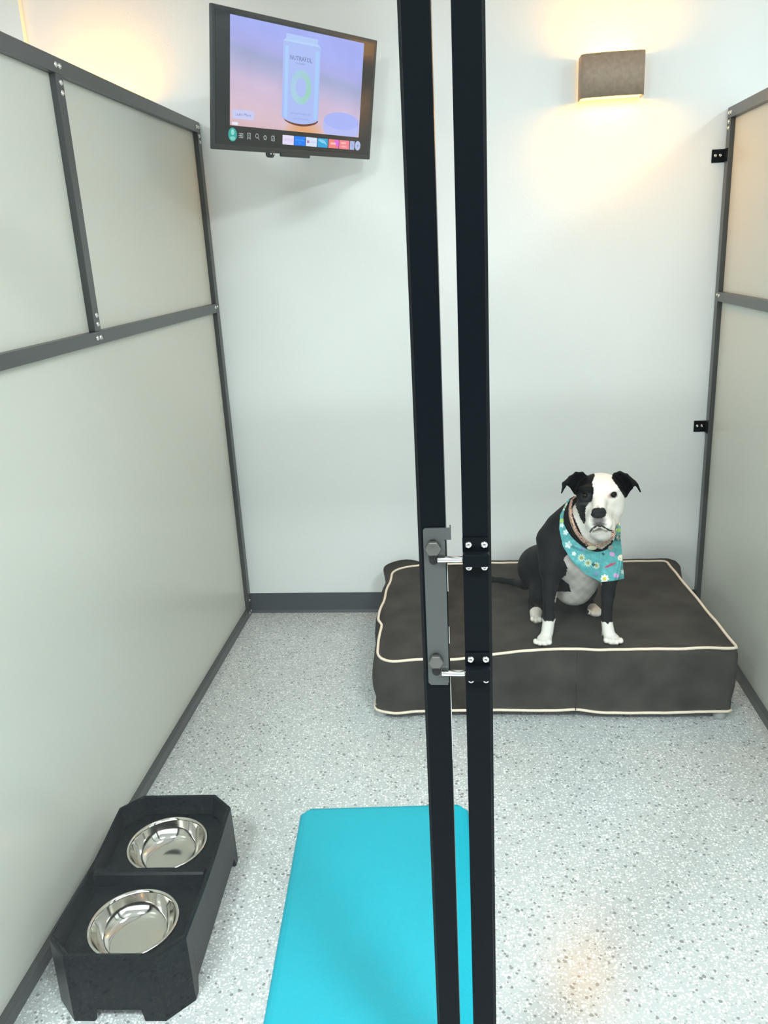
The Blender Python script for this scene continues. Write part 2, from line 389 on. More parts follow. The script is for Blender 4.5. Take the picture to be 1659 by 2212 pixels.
# the advert: a wooden table top fading into lavender
m_pic = bpy.data.materials.new('screen_picture'); m_pic.use_nodes = True; nt = m_pic.node_tree; b = nt.nodes['Principled BSDF']
b.inputs['Base Color'].default_value = (0, 0, 0, 1); b.inputs['Emission Strength'].default_value = 0.80; b.inputs['Specular IOR Level'].default_value = 0.2
vcn = nt.nodes.new('ShaderNodeVertexColor'); vcn.layer_name = 'Col'
tcn = nt.nodes.new('ShaderNodeTexCoord'); nz = nt.nodes.new('ShaderNodeTexNoise'); nz.inputs['Scale'].default_value = 9; nz.inputs['Detail'].default_value = 5
nt.links.new(tcn.outputs['Object'], nz.inputs['Vector'])
mr = nt.nodes.new('ShaderNodeMapRange'); mr.inputs['To Min'].default_value = 0.86; mr.inputs['To Max'].default_value = 1.12; nt.links.new(nz.outputs['Fac'], mr.inputs[0])
vm = nt.nodes.new('ShaderNodeVectorMath'); vm.operation = 'SCALE'; nt.links.new(vcn.outputs[0], vm.inputs[0]); nt.links.new(mr.outputs[0], vm.inputs['Scale'])
nt.links.new(vm.outputs[0], b.inputs['Emission Color'])
bm = new(); NX, NY = 40, 30; cl = bm.loops.layers.float_color.new('Col'); X0, X1, Y0, Y1 = -.315, .312, -.129, .185
stops = [(0, (222, 186, 192)), (.12, (226, 196, 208)), (.45, (214, 194, 222)), (.60, (188, 184, 220)), (.72, (168, 176, 216)), (.80, (176, 176, 234)), (1, (170, 180, 250))]
def pic_col(s, t):
    t2 = t + 0.22*(s-.0)*(1 if t > .0 else 1) - 0.0
    t2 = min(1, max(0, t2))
    for (a, ca), (b_, cb) in zip(stops, stops[1:]):
        if t2 <= b_:
            k = (t2-a)/(b_-a); c = [ca[i]*(1-k)+cb[i]*k for i in range(3)]; break
    d = math.hypot((s-.54)/.16, (t-.02)/.10)          # honey coloured wood under the bottle
    k = max(0, 1-d)**.6 if d < 1 else 0
    c = [c[i]*(1-k) + (236, 170, 110)[i]*k for i in range(3)]
    return (*lin(c), 1)
g = [[bm.verts.new(TM @ Vector((X0+(X1-X0)*i/NX, Y0+(Y1-Y0)*j/NY, .0016))) for j in range(NY+1)] for i in range(NX+1)]
for i in range(NX):
    for j in range(NY):
        f = bm.faces.new((g[i][j], g[i+1][j], g[i+1][j+1], g[i][j+1]))
        for lp, (a, c) in zip(f.loops, ((i, j), (i+1, j), (i+1, j+1), (i, j+1))): lp[cl] = pic_col(a/NX, c/NY)
pic = obj('picture', bm, m_pic, tv)
def tube_body(x0, x1, yb, yt, n=16, dip=.018):
    cx, hw = (x0+x1)/2, (x1-x0)/2
    p = [(cx-hw+2*hw*k/n, yb-dip*math.sin(PI*k/n)**.6+0) for k in range(n+1)]
    return p + [(x1, yt), (x0, yt)]
flat('bottle_shadow', tube_body(-.080, .090, -.0915, -.088, dip=.0195), .0017, (120, 70, 48), pic)
flat('bottle', tube_body(-.088, .090, -.086, .143), .0018, (176, 194, 250), pic)
flat('bottle_highlight', [(-.078, -.085), (-.062, -.09), (-.062, .13), (-.078, .13)], .00185, (176, 210, 255), pic)
flat('bottle_highlight', [(.066, -.088), (.084, -.080), (.084, .13), (.066, .13)], .00185, (172, 208, 255), pic)
flat('bottle_shoulder', [(-.088, .143), (.090, .143), (.078, .150), (-.077, .150)], .0018, (186, 214, 252), pic)
flat('bottle_neck', [(-.077, .150), (.075, .150), (.073, .166), (-.074, .166)], .0018, (182, 206, 252), pic)
# two-tone green ring on the label
bm = new(); n = 48; rx0, ry0, rx1, ry1 = .026, .030, .050, .053; cl = bm.loops.layers.float_color.new('Col')
ra = [bm.verts.new(TM @ Vector((.000+rx0*math.cos(2*PI*k/n), .011+ry0*math.sin(2*PI*k/n), .0019))) for k in range(n)]
rb = [bm.verts.new(TM @ Vector((.000+rx1*math.cos(2*PI*k/n), .011+ry1*math.sin(2*PI*k/n), .0019))) for k in range(n)]
for k in range(n):
    f = bm.faces.new((ra[k], rb[k], rb[(k+1) % n], ra[(k+1) % n]))
    q = .5+.5*math.cos(2*PI*k/n+.3); c = lin([a*(1-q)+b_*q for a, b_ in zip((176, 212, 240), (160, 212, 200))])
    for lp in f.loops: lp[cl] = (*c, 1)
obj('green_ring', bm, m_pic, pic)
def text(body_, x, y, size, col, parent, z=.0021, align='CENTER', width=None, name='lettering', M=TM, emit=0.80, m=None, ext=0.0):
    cu = bpy.data.curves.new('t', 'FONT'); cu.body = body_; cu.size = size; cu.align_x = align; cu.align_y = 'CENTER'; cu.resolution_u = 2; cu.extrude = ext
    o = bpy.data.objects.new('t', cu); COL.objects.link(o)
    bpy.context.view_layer.update()
    me = bpy.data.meshes.new_from_object(o.evaluated_get(bpy.context.evaluated_depsgraph_get()))
    bpy.data.objects.remove(o); me.name = name
    xs = [v.co.x for v in me.vertices]; w = max(xs)-min(xs); k = width/w if width else 1
    me.transform(Matrix.Diagonal((k, 1, 1, 1)))
    me.transform(M @ Matrix.Translation((x, y, z)))
    me.materials.clear(); me.materials.append(m or mat('screen_ink', (0, 0, 0), .5, emit=lin(col), estr=emit))
    o = bpy.data.objects.new(name, me); COL.objects.link(o); o.parent = parent; o.matrix_parent_inverse = WINV(parent)
    return o
text('NUTRAFOL', -.004, .097, .019, (92, 104, 148), pic, width=.104)
text('WOMEN', -.006, .0825, .0075, (130, 140, 190), pic, width=.042)
text('PHYSICIAN-FORMULATED', .002, -.072, .0065, (142, 156, 212), pic, width=.10)
text('HAIR WELLNESS', .002, -.088, .0065, (142, 156, 212), pic, width=.08)
flat('jar_lid', rnd(.116, -.1285, .311, -.070, .026), .0018, (188, 194, 250), pic)
flat('jar_lid_top', ell(.214, -.080, .094, .029), .0019, (174, 186, 252), pic)
flat('button', rnd(-.306, -.108, -.212, -.080, .007), .0018, (206, 208, 246), pic)
text('Learn More', -.259, -.094, .013, (110, 128, 200), pic, width=.066)
flat('small_mark', rnd(-.307, -.127, -.281, -.118, .004), .0018, (240, 238, 255), pic)
# menu bar under the picture
ic = (168, 176, 178)
flat('profile_circle', ell(-.3035, -.156, .0185, .0205), .0014, (62, 172, 160), screen)
flat('profile_head', ell(-.3035, -.149, .0075, .009, 20), .0016, (150, 226, 216), screen)
flat('profile_shoulders', ell(-.3035, -.167, .0115, .006, 20), .0016, (130, 214, 204), screen)
def strokes(name, segs, w=.0022):
    bm = new()
    for (x0, y0), (x1, y1) in segs:
        d = Vector((x1-x0, y1-y0)).normalized(); n_ = Vector((-d.y, d.x))*w/2; e = d*w/2
        q = [(x0-e.x+n_.x, y0-e.y+n_.y), (x0-e.x-n_.x, y0-e.y-n_.y), (x1+e.x-n_.x, y1+e.y-n_.y), (x1+e.x+n_.x, y1+e.y+n_.y)]
        bm.faces.new([bm.verts.new(TM @ Vector((a, b_, .0016))) for a, b_ in q])
    return obj(name, bm, M_ICON, screen)
M_ICON = mat('screen_icon', (0, 0, 0), .5, emit=lin(ic), estr=.8)
def ringseg(cx, cy, r, n=10, a0=0, a1=2*PI): return [((cx+r*math.cos(a0+(a1-a0)*k/n), cy+r*math.sin(a0+(a1-a0)*k/n)), (cx+r*math.cos(a0+(a1-a0)*(k+1)/n), cy+r*math.sin(a0+(a1-a0)*(k+1)/n))) for k in range(n)]
x = -.268; strokes('input_icon', [((x-.008, -.151), (x+.008, -.151)), ((x+.008, -.151), (x+.008, -.163)), ((x+.008, -.163), (x-.008, -.163)), ((x-.009, -.157), (x+.002, -.157)), ((x-.001, -.154), (x+.003, -.157)), ((x+.003, -.157), (x-.001, -.160))])
x = -.2335; strokes('bookmark_icon', [((x-.006, -.148), (x+.006, -.148)), ((x-.006, -.148), (x-.006, -.166)), ((x+.006, -.148), (x+.006, -.166)), ((x-.006, -.166), (x, -.160)), ((x, -.160), (x+.006, -.166)), ((x, -.152), (x, -.157))])
x = -.197; strokes('search_icon', ringseg(x-.001, -.154, .0065) + [((x+.004, -.159), (x+.009, -.165))])
x = -.1615; strokes('star_icon', ringseg(x, -.157, .0065, 5, PI/2, 2.5*PI), .003)
x = -.1255; strokes('guide_icon', [((x-.007, -.152), (x+.007, -.152)), ((x+.007, -.152), (x+.007, -.165)), ((x+.007, -.165), (x-.007, -.165)), ((x-.007, -.165), (x-.007, -.152)), ((x-.004, -.148), (x-.004, -.151)), ((x+.003, -.148), (x+.003, -.151)), ((x-.002, -.161), (x+.003, -.156))])
ty0, ty1 = -.1735, -.1435
def tile(x0, x1, c): return flat('app_tile', rnd(x0, ty0, x1, ty1, .001, 2), .0014, c, screen)
t1 = tile(-.0805, -.0265, (234, 226, 252)); text('NETFLIX', -.0535, -.158, .012, (208, 176, 226), t1, .0016, width=.042)
t2 = tile(-.0245, .0305, (34, 128, 250)); text('prime video', .003, -.155, .010, (96, 184, 255), t2, .0016, width=.040)
flat('smile_mark', [(-.006, -.163), (.012, -.163), (.003, -.168)], .0016, (70, 160, 255), t2)
t3 = tile(.0335, .089, (222, 232, 254)); text('YouTube', .0685, -.159, .010, (168, 186, 224), t3, .0016, width=.028)
flat('play_mark', rnd(.038, -.1625, .050, -.1545, .001, 2), .0016, (178, 104, 160), t3); flat('play_triangle', [(.042, -.161), (.042, -.156), (.0465, -.1585)], .0018, (236, 214, 240), t3)
t4 = tile(.0925, .1455, (54, 170, 222)); flat('wave_mark', [(.094, -.150), (.112, -.158), (.128, -.160), (.142, -.166), (.128, -.150), (.106, -.146)], .0016, (140, 214, 246), t4)
t5 = tile(.1495, .204, (246, 138, 132)); flat('pink_corner', [(.180, ty1-.001), (.203, ty1-.001), (.203, ty0+.001), (.190, -.165)], .0016, (232, 110, 232), t5); flat('bar_mark', rnd(.160, -.161, .188, -.154, .002, 2), .0018, (255, 196, 200), t5)
t6 = tile(.2065, .262, (248, 138, 150)); flat('bar_mark', rnd(.216, -.156, .244, -.150, .002, 2), .0016, (255, 190, 190), t6); flat('bar_mark', rnd(.220, -.168, .246, -.162, .002, 2), .0016, (255, 180, 180), t6)
t7 = tile(.266, .291, (178, 190, 236)); flat('note_mark', rnd(.274, -.163, .283, -.156, .001, 2), .0016, (160, 170, 220), t7)
flat('menu_circle', ell(.3095, -.158, .0155, .0165), .0014, (190, 202, 240), screen); flat('menu_dot', ell(.3095, -.158, .004, .005, 16), .0016, (140, 152, 200), screen)

# ------------------------------------------------------------------ dog bed
ZB = 0.286
def smooth(a, b, x):
    t = min(1, max(0, (x-a)/(b-a))); return t*t*(3-2*t)
def top_z(x, y):          # height of the cushion surface
    z = 0.284 + 0.006*math.sin((x+.3)*2.6)*math.sin((y-2.6)*3.4)
    z -= 0.040*(1-smooth(-.12, .30, x))*(1-smooth(2.63, 3.0, y)) + 0.012*(1-smooth(-.33, -.15, x))
    z += 0.0035*noise.noise(Vector((x*7, y*7, 0))) + 0.0018*noise.noise(Vector((x*19, y*15, 4)))
    for cx, cy, r, d in ((.245, 2.69, .07, .006), (.485, 2.68, .07, .006), (.27, 3.02, .20, .012)):     # where the dog weighs it down
        z -= 0.5*d*math.exp(-((x-cx)**2+(y-cy)**2)/r**2)
    return z
BX0, BX1, BY0, BY1 = -.352, .905, 2.632, 3.455
def edge_xy(s):           # s in [0,4): walks the top seam, corners rounded
    L = [BX1-BX0, BY1-BY0]
    return s
def seam(n=260):
    pts = []; r = [0.075, 0.012, 0.02, 0.09]      # FL, FR, BR, BL
    def arc(cx, cy, rr, a0, k): return [(cx+rr*math.cos(a0+PI/2*i/k), cy+rr*math.sin(a0+PI/2*i/k)) for i in range(k+1)]
    xr_b = BX1-.052; xl_b = BX0+.004
    base = arc(BX0+r[0], BY0+r[0], r[0], PI, 10) + arc(BX1-r[1], BY0+r[1], r[1], 1.5*PI, 4) + arc(xr_b-r[2], BY1-r[2], r[2], 0, 5) + arc(xl_b+r[3], BY1-r[3], r[3], PI/2, 10)
    # resample
    P = [Vector((x, y, 0)) for x, y in base]; N = len(P); d = [0]
    for i in range(N): d.append(d[-1] + (P[(i+1) % N]-P[i]).length)
    for k in range(n):
        t = d[-1]*k/n; i = max(j for j in range(N) if d[j] <= t); f = (t-d[i])/(d[i+1]-d[i]+1e-9)
        p = P[i].lerp(P[(i+1) % N], f); pts.append(p)
    for p in pts:       # hand-sewn wobble, strongest on the left side
        wl = 1-smooth(-.34, -.24, p.x)
        p.x += wl*(-.018*(3.45-p.y)/.52*smooth(2.87, 2.92, p.y) + .002*math.sin(p.y*31)); p.y += 0.0025*math.sin(p.x*9)*(1 if p.y < 2.7 else 0)
        p.z = top_z(p.x, p.y)
    return pts
SEAM = seam(); NS = len(SEAM)
cen = Vector(((BX0+BX1)/2, (BY0+BY1)/2, 0))
bed = thing('dog_bed', 'large charcoal suede dog bed with cream piping, standing under the sconce', 'dog bed', (cen.x, cen.y, 0))
bm = new()
rings = []
# side wall rows from the top seam down to the bottom hem
rows = 12
def side_pt(i, j):
    p = SEAM[i]; f = j/rows; q = SEAM[(i+1) % NS]-SEAM[i-1]; n_ = Vector((q.y, -q.x, 0)).normalized()
    left = 1-smooth(-.30, -.2, p.x); rightside = smooth(.82, .87, p.x)*smooth(2.66, 2.8, p.y); back = smooth(3.3, 3.4, p.y)
    bulge = (0.007 + 0.010*left + 0.020*rightside + 0.012*back)*math.sin(PI*min(1, f*1.15+.1))**.7 * (1 if f > 0 else 0)
    bulge += f*(0.017*left + 0.045*smooth(2.66, 3.4, p.y)*smooth(.8, .86, p.x))
    bulge += (0.0035*noise.noise(Vector((p.x*6, p.y*6, f*3))) + .002*noise.noise(Vector((p.x*17, p.y*14, f*5))))*(1 if j else 0)
    notch = 0.009*math.exp(-((p.x-.365)/.06)**2)*(1 if p.y < 2.8 else 0)
    zb = 0.036 + 0.003*math.sin(p.x*7+1) + notch
    puff = math.exp(-((j-1.2)/.9)**2)*(1 if j else 0)*(back + .8*left*smooth(3.0, 3.2, p.y))     # the cover puffs up beyond the piping at the back
    bulge += .012*puff
    z = p.z*(1-f) + zb*f + .026*puff
    px = p.x - f*(p.x+.350)*(1-smooth(-.34, -.30, p.x))
    return Vector((px, p.y, z)) + n_*bulge
for j in range(rows+1): rings.append([bm.verts.new(side_pt(i, j)) for i in range(NS)])
for a, b_ in zip(rings, rings[1:]):
    for i in range(NS): bm.faces.new((a[i], a[(i+1) % NS], b_[(i+1) % NS], b_[i]))
# top surface: rings shrinking to the centre
inner = rings[0]
for k in range(1, 26):
    f = 1-k/26; cur = []
    for i in range(NS):
        p = SEAM[i]; q = cen + (Vector((p.x, p.y, 0))-cen)*f
        cur.append(bm.verts.new((q.x, q.y, top_z(q.x, q.y) + .004*smooth(0, .15, 1-f))))
    for i in range(NS): bm.faces.new((cur[i], cur[(i+1) % NS], inner[(i+1) % NS], inner[i]))
    inner = cur
bm.faces.new(inner)
bm.faces.new(list(reversed(rings[-1])))
cover = obj('cover', bm, m_bed, bed, True)
obj('piping', loop_tube(new(), [p + Vector((0, 0, .002)) for p in SEAM], .0052, 8), m_pipe, cover, True, 'cream piping around the top edge')
obj('piping', loop_tube(new(), [side_pt(i, rows) for i in range(NS)], .0052, 8), m_pipe, cover, True, 'cream piping along the bottom hem')
obj('seam', tube(new(), [side_pt(int(NS*0)+0, 0)]*0 or [Vector((.362, BY0-.0075, z)) for z in (.045, .10, .16, .22, .276)], .0014, 6), m_bed, cover, True)
for fx, fy in ((-.342, 2.665), (.872, 2.665), (-.33, 3.42), (.84, 3.42)):
    obj('leg', lathe(new(), [(0, 0), (.021, 0), (.0225, .003), (.0225, .05), (0, .05)], (fx, fy, 0), 28), m_leg, bed, True)
bm = new()
for y in (2.668, 3.42): box(bm, (-.318, y-.012, .020), (.848, y+.012, .047), .003)
for x in (-.33, .855): box(bm, (x-.012, 2.695, .020), (x+.012, 3.39, .047), .003)
obj('frame', bm, m_under, bed)

# ------------------------------------------------------------------ turquoise mat
def play_mat():
    t = 0.016; W, L = .515, .915; c = (-.016-.515/2+.012, 0)
    rot = math.radians(4.2); org = Vector((-.5395, 2.105, 0)); ex = Vector((math.cos(rot), math.sin(rot), 0)); ey = Vector((math.sin(rot), -math.cos(rot), 0))
    bm = new(); ch = .030
    base = [(ch, 0), (W-ch, 0), (W, ch), (W, L-ch), (W-ch, L), (ch, L), (0, L-ch), (0, ch)]
    # finer outline
    out = []
    for i in range(8):
        a, b_ = base[i], base[(i+1) % 8]; n = 24 if i % 2 == 0 else 3
        for k in range(n): out.append((a[0]+(b_[0]-a[0])*k/n, a[1]+(b_[1]-a[1])*k/n))
    rings = []
    for inset, z in ((0, 0.0005), (0, .004), (.002, .008), (.008, .0125), (.02, t), (.06, t+.001), (.12, t+.001), (.2, t+.001)):
        ring = []
        for x, y in out:
            x2 = min(max(x, inset), W-inset); y2 = min(max(y, inset), L-inset)
            if inset and (x2, y2) == (x, y) and inset < .03:
                m_ = Vector((W/2-x, L/2-y)).normalized()*inset; x2, y2 = x+m_.x, y+m_.y
            p = org + ex*x2 + ey*y2; ring.append(bm.verts.new((p.x, p.y, z)))
        rings.append(ring)
    n = len(out)
    for a, b_ in zip(rings, rings[1:]):
        for i in range(n):
            try: bm.faces.new((a[i], b_[i], b_[(i+1) % n], a[(i+1) % n]))
            except ValueError: pass
    bm.faces.new(rings[-1]); bm.faces.new(list(reversed(rings[0])))
    bmesh.ops.remove_doubles(bm, verts=bm.verts, dist=1e-6)
    bmesh.ops.recalc_face_normals(bm, faces=bm.faces)
    o = obj('floor_mat', bm, mat('turquoise_foam', lin((16, 172, 194)), .55, spec=0.35, bump=(260, .5), var=(3, .05)))
    o['label'] = 'turquoise foam mat with clipped corners lying on the speckled floor'; o['category'] = 'mat'
play_mat()

# ------------------------------------------------------------------ raised feeder with two bowls
FO = Vector((-.833, 1.645, 0)); FR = math.radians(2.9)
feeder = thing('elevated_feeder', 'black plastic raised dog feeder with chamfered corners, standing against the left partition', 'dog feeder', FO, FR)
FM = Matrix.Translation(FO) @ Matrix.Rotation(FR, 4, 'Z')
W2, L2, CH = .160, .284, .055
def octo(w, l, c): return [(-w+c, -l), (w-c, -l), (w, -l+c), (w, l-c), (w-c, l), (-w+c, l), (-w, l-c), (-w, -l+c)]
TRZ = 0.136
BOWLS = [(0.0, 0.139), (0.0, -0.137)]; BR = 0.1095
bm = new()
def ringv(poly, z): return [bm.verts.new((x, y, z)) for x, y in poly]
def dense(poly, n=8):
    o = []
    for i in range(len(poly)):
        a, b_ = poly[i], poly[(i+1) % len(poly)]
        for k in range(n): o.append((a[0]+(b_[0]-a[0])*k/n, a[1]+(b_[1]-a[1])*k/n))
    return o
def hgt(x, y):            # the rim is highest at the corners and ends, dips along the long sides
    return 0.186 - 0.012*smooth(.25, .02, abs(y))*(abs(x) > .12)
outs = [(dense(octo(W2, L2, CH)), 'low'), (dense(octo(W2-.002, L2-.002, CH-.001)), 'top')]
A = dense(octo(W2+.002, L2+.002, CH)); Bp = dense(octo(W2, L2, CH)); Cp = dense(octo(W2-.004, L2-.004, CH-.002)); Dp = dense(octo(W2-.010, L2-.012, CH-.004)); Ep = dense(octo(W2-.022, L2-.030, CH-.01))
def arch(x, y):           # bottom edge: feet at the corners, arches between
    if abs(y) > L2-.02: return .0005 if abs(x) > .058 and abs(x) < .2 else .034
    if abs(x) > W2-.02 and abs(y) < L2-CH-.03: return .034
    return .0005
# denser bottom outline so the arches are crisp
N8 = 40
A = dense(octo(W2+.002, L2+.002, CH), N8); Bp = dense(octo(W2, L2, CH), N8); Cp = dense(octo(W2-.003, L2-.003, CH-.002), N8); Dp = dense(octo(W2-.009, L2-.010, CH-.004), N8); Ep = dense(octo(W2-.020, L2-.026, CH-.01), N8)
r0 = [bm.verts.new((x, y, arch(x, y))) for x, y in A]
r1 = [bm.verts.new((x, y, hgt(x, y)-.006)) for x, y in Bp]
r2 = [bm.verts.new((x, y, hgt(x, y))) for x, y in Cp]
r3 = [bm.verts.new((x, y, hgt(x, y)-.001)) for x, y in Dp]
r4 = [bm.verts.new((x, y, TRZ+.003)) for x, y in Ep]
ri0 = [bm.verts.new((x*.96, y*.975, arch(x, y))) for x, y in A]
ri1 = [bm.verts.new((x*.96, y*.975, .12)) for x, y in A]
n = len(r0)
for a, b_ in ((r0, r1), (r1, r2), (r2, r3), (r3, r4), (ri1, ri0), (ri0, r0)):
    for i in range(n): bm.faces.new((a[i], a[(i+1) % n], b_[(i+1) % n], b_[i]))
# tray floor with two round holes: bridge rings cell by cell
def tray(bm):
    zt = TRZ
    for sgn, (bx, by) in zip((1, -1), BOWLS):
        y0, y1 = (0.0, L2-.026) if sgn > 0 else (-(L2-.026), 0.0)
        w = W2-.020; c = CH-.01
        if sgn > 0: poly = [(-w, y0), (w, y0), (w, y1-c), (w-c, y1), (-w+c, y1), (-w, y1-c)]
        else: poly = [(-w+c, y0), (w-c, y0), (w, y0+c), (w, y1), (-w, y1), (-w, y0+c)]
        nn = 72; circ = []; outr = []
        for k in range(nn):
            a = 2*PI*k/nn; d = Vector((math.cos(a), math.sin(a)))
            circ.append(bm.verts.new((bx+BR*.955*d.x, by+BR*.955*d.y, zt)))
            best = 9
            for i in range(6):
                p, q = Vector(poly[i]), Vector(poly[(i+1) % 6]); e = q-p; den = d.x*e.y-d.y*e.x
                if abs(den) < 1e-9: continue
                o_ = p-Vector((bx, by)); t_ = (o_.x*e.y-o_.y*e.x)/den; u_ = (o_.x*d.y-o_.y*d.x)/den
                if t_ > 0 and -1e-6 <= u_ <= 1+1e-6: best = min(best, t_)
            outr.append(bm.verts.new((bx+d.x*best, by+d.y*best, zt)))
        low = [bm.verts.new((v.co.x, v.co.y, .128)) for v in circ]
        for k in range(nn):
            m_ = (k+1) % nn
            bm.faces.new((circ[k], outr[k], outr[m_], circ[m_])); bm.faces.new((low[k], circ[k], circ[m_], low[m_]))
tray(bm)
for v in bm.verts: v.co = FM @ v.co
obj('body', bm, m_rubber, feeder)
bm = new()
sec = [(-.020, TRZ-.002), (-.013, .166), (-.008, .171), (.008, .171), (.013, .166), (.020, TRZ-.002)]
a = [bm.verts.new((-W2+.018, y, z)) for y, z in sec]; b_ = [bm.verts.new((W2-.018, y, z)) for y, z in sec]
for i in range(5): bm.faces.new((a[i], a[i+1], b_[i+1], b_[i]))
bm.faces.new(a); bm.faces.new(list(reversed(b_)))
for v in bm.verts: v.co = FM @ v.co
bmesh.ops.recalc_face_normals(bm, faces=bm.faces)
obj('divider', bm, m_rubber, feeder)
def bowl(i, label):
    bx, by = BOWLS[i]; p = FM @ Vector((bx, by, 0)); z = TRZ+.0005
    prof = [(0, -.052), (.030, -.0525), (.060, -.0515), (.072, -.048), (.083, -.038), (.092, -.020), (.0985, -.003), (.1005, .0025), (.1035, .0045), (.107, .004), (.1095, .0015), (.1085, .0002),
            (.106, .0002), (.1015, .0006), (.0995, -.004), (.0935, -.021), (.0845, -.0395), (.073, -.0495), (.060, -.053), (.030, -.054), (0, -.054)]
    o = obj('dog_bowl', lathe(new(), prof, (0, 0, 0), 96), m_steel, None, True)
    o.location = (p.x, p.y, z); o['label'] = label; o['category'] = 'dog bowl'; o['group'] = 'stainless steel bowls in the feeder'
    return o
bowl(0, 'stainless steel bowl set in the far half of the black feeder, nearer the dog bed')
bowl(1, 'stainless steel bowl set in the near half of the black feeder, closest to the camera')

# ------------------------------------------------------------------ glass gate and side panel
GY = 1.15; T = .038
gl = thing('glass_panel', 'left glass panel with a black post carrying the grey latch plate', 'glass panel', (-.56, GY+T/2, 0), group='glass front of the pen')
gr = thing('glass_door', 'right glass door with a black post carrying two slide bolts', 'glass door', (.50, GY+T/2, 0), group='glass front of the pen')
def leaf(root, xp0, xp1, xo0, xo1):
    obj('post', box(new(), (xp0, GY, .012), (xp1, GY+T, 2.16), .0018), m_black, root)
    obj('post', box(new(), (xo0, GY, .012), (xo1, GY+T, 2.16), .0018), m_black, root)
    a, b_ = (xo1, xp0) if xo0 < xp0 else (xp1, xo0)
    obj('top_rail', box(new(), (a+.0003, GY, 2.122), (b_-.0003, GY+T, 2.16), .0018), m_black, root)
    obj('bottom_rail', box(new(), (a+.0003, GY, .012), (b_-.0003, GY+T, .05), .0018), m_black, root)
    obj('glass_pane', box(new(), (a+.0005, GY+.016, .0505), (b_-.0005, GY+.022, 2.1215)), m_glass, root)
    bm = new(); e = b_ if xo0 < xp0 else a; s = -1 if xo0 < xp0 else 1
    for y in (GY+.011, GY+.0225): box(bm, (min(e, e+s*.004), y, .055), (max(e, e+s*.004), y+.0045, 2.115))
    obj('glass_gasket', bm, m_gasket, root)
leaf(gl, -.0748, -.0368, -1.058, -1.020)
leaf(gr, -.0122, .0262, .965, 1.003)
for a, b_ in ((1.150, 1.193), (1.062, 1.090), (.852, 1.006)): obj('seal_strip', box(new(), (-.0366, GY+.002, a), (-.0354, GY+.006, b_), .0003), m_seal, gl)
# latch plate: long strip with a hook at its top, folded edge and keyhole slots
def zz(v, u=940): return at(u, v, GY).z
plate_bm = new()
px0, px1 = -.0703, -.0395; pz0, pz1 = .9935, 1.2545
out = [(px0+.004, pz0), (px1, pz0), (px1, 1.236), (px1+.0105, 1.236), (px1+.0105, 1.2585), (px1+.0085, 1.2585), (px1+.0085, pz1), (px0+.003, pz1), (px0, pz1-.003), (px0, pz0+.004)]
mY = Matrix(((1, 0, 0, 0), (0, 0, 1, 0), (0, 1, 0, 0), (0, 0, 0, 1)))
prism(plate_bm, out, GY-.0045, GY-.0010, mY)
box(plate_bm, (px1-.0004, GY-.0045, pz0+.004), (px1+.0016, GY+.006, 1.235), .0004)
bmesh.ops.recalc_face_normals(plate_bm, faces=plate_bm.faces)
plate = obj('latch_plate', plate_bm, m_plate, gl, label='grey steel latch plate with two hex bolts')
m_void = mat('slot_shade', (0.004, 0.004, 0.005), .6)  # near-black fill painted as the shade inside the keyhole slots
for (uz, ux, zb) in ((1.2247, -.0559, 1.199), (1.0372, -.0572, 1.0125)):
    bm = new(); w = .0068
    cap = [(ux + w*math.cos(a), zb+w*.7 + w*math.sin(a)) for a in [PI + PI*k/10 for k in range(11)]] + [(ux + w*1.25*math.cos(a), uz+.004 + w*1.25*math.sin(a)) for a in [PI*k/10 for k in range(11)]]
    prism(bm, cap, GY-.0055, GY-.0044, mY); bmesh.ops.recalc_face_normals(bm, faces=bm.faces)
    obj('slot', bm, m_void, plate)
    bm = lathe(new(), [(.0118, 0), (.0118, .0075), (.0100, .0085), (0, .0088)], n=6, mtx=axis_m((ux, GY-.0055, uz), (0, -1, 0)))
    obj('hex_bolt', bm, mat('zinc_bolt', (.15, .15, .14), .35, .8), plate)
for zr, ul in ((1.2075, -.0500), (1.0180, -.0490)):
    yr = GY-.011
    br_bm = new()
    # saddle bracket: two flanges and a raised housing round the rod
    box(br_bm, (-.0125, GY-.004, zr-.0205), (.0268, GY-.0003, zr+.031), .0008)
    box(br_bm, (-.0125, GY-.0205, zr-.010), (.0268, GY-.004, zr+.0105), .0025)
    br = obj('bolt_bracket', br_bm, m_black, gr)
    for sx in (-.0036, .0195):
        for dz in (.0195, -.0155): screw((sx, GY-.004, zr+dz), (0, -1, 0), .0052, br, m_chrome, .0035)
    bm = new(); tube(bm, [(ul, yr, zr), (ul+.0008, yr, zr), (.0250, yr, zr)], [.0040, .0048, .0048], 20)
    obj('slide_bolt', bm, m_chrome, gr, True, 'polished chrome slide bolt')

# ------------------------------------------------------------------ the dog: one continuous surface grown from a distance field
H = 0.003
LO = np.array([0.03, 2.555, 0.255]); HI = np.array([0.64, 3.28, 0.93])
NXYZ = np.ceil((HI-LO)/H).astype(int)+1
F = np.full(NXYZ, 1.0, dtype=np.float32)
GA = [LO[k] + H*np.arange(NXYZ[k], dtype=np.float32) for k in range(3)]
def region(lo, hi, pad=0.06):
    sl = []
    for k in range(3):
        a = int(max(0, math.floor((lo[k]-pad-LO[k])/H))); b = int(min(NXYZ[k], math.ceil((hi[k]+pad-LO[k])/H)+1)); sl.append(slice(a, b))
    P = np.meshgrid(*[GA[k][sl[k]] for k in range(3)], indexing='ij'); return tuple(sl), P
def put(sl, d, k, sub=False):
    f = F[sl]
    if sub:
        h = np.clip(0.5-0.5*(f+d)/k, 0, 1); F[sl] = f*(1-h) + (-d)*h + k*h*(1-h)
    else:
        h = np.clip(0.5+0.5*(f-d)/k, 0, 1); F[sl] = f*(1-h) + d*h - k*h*(1-h)
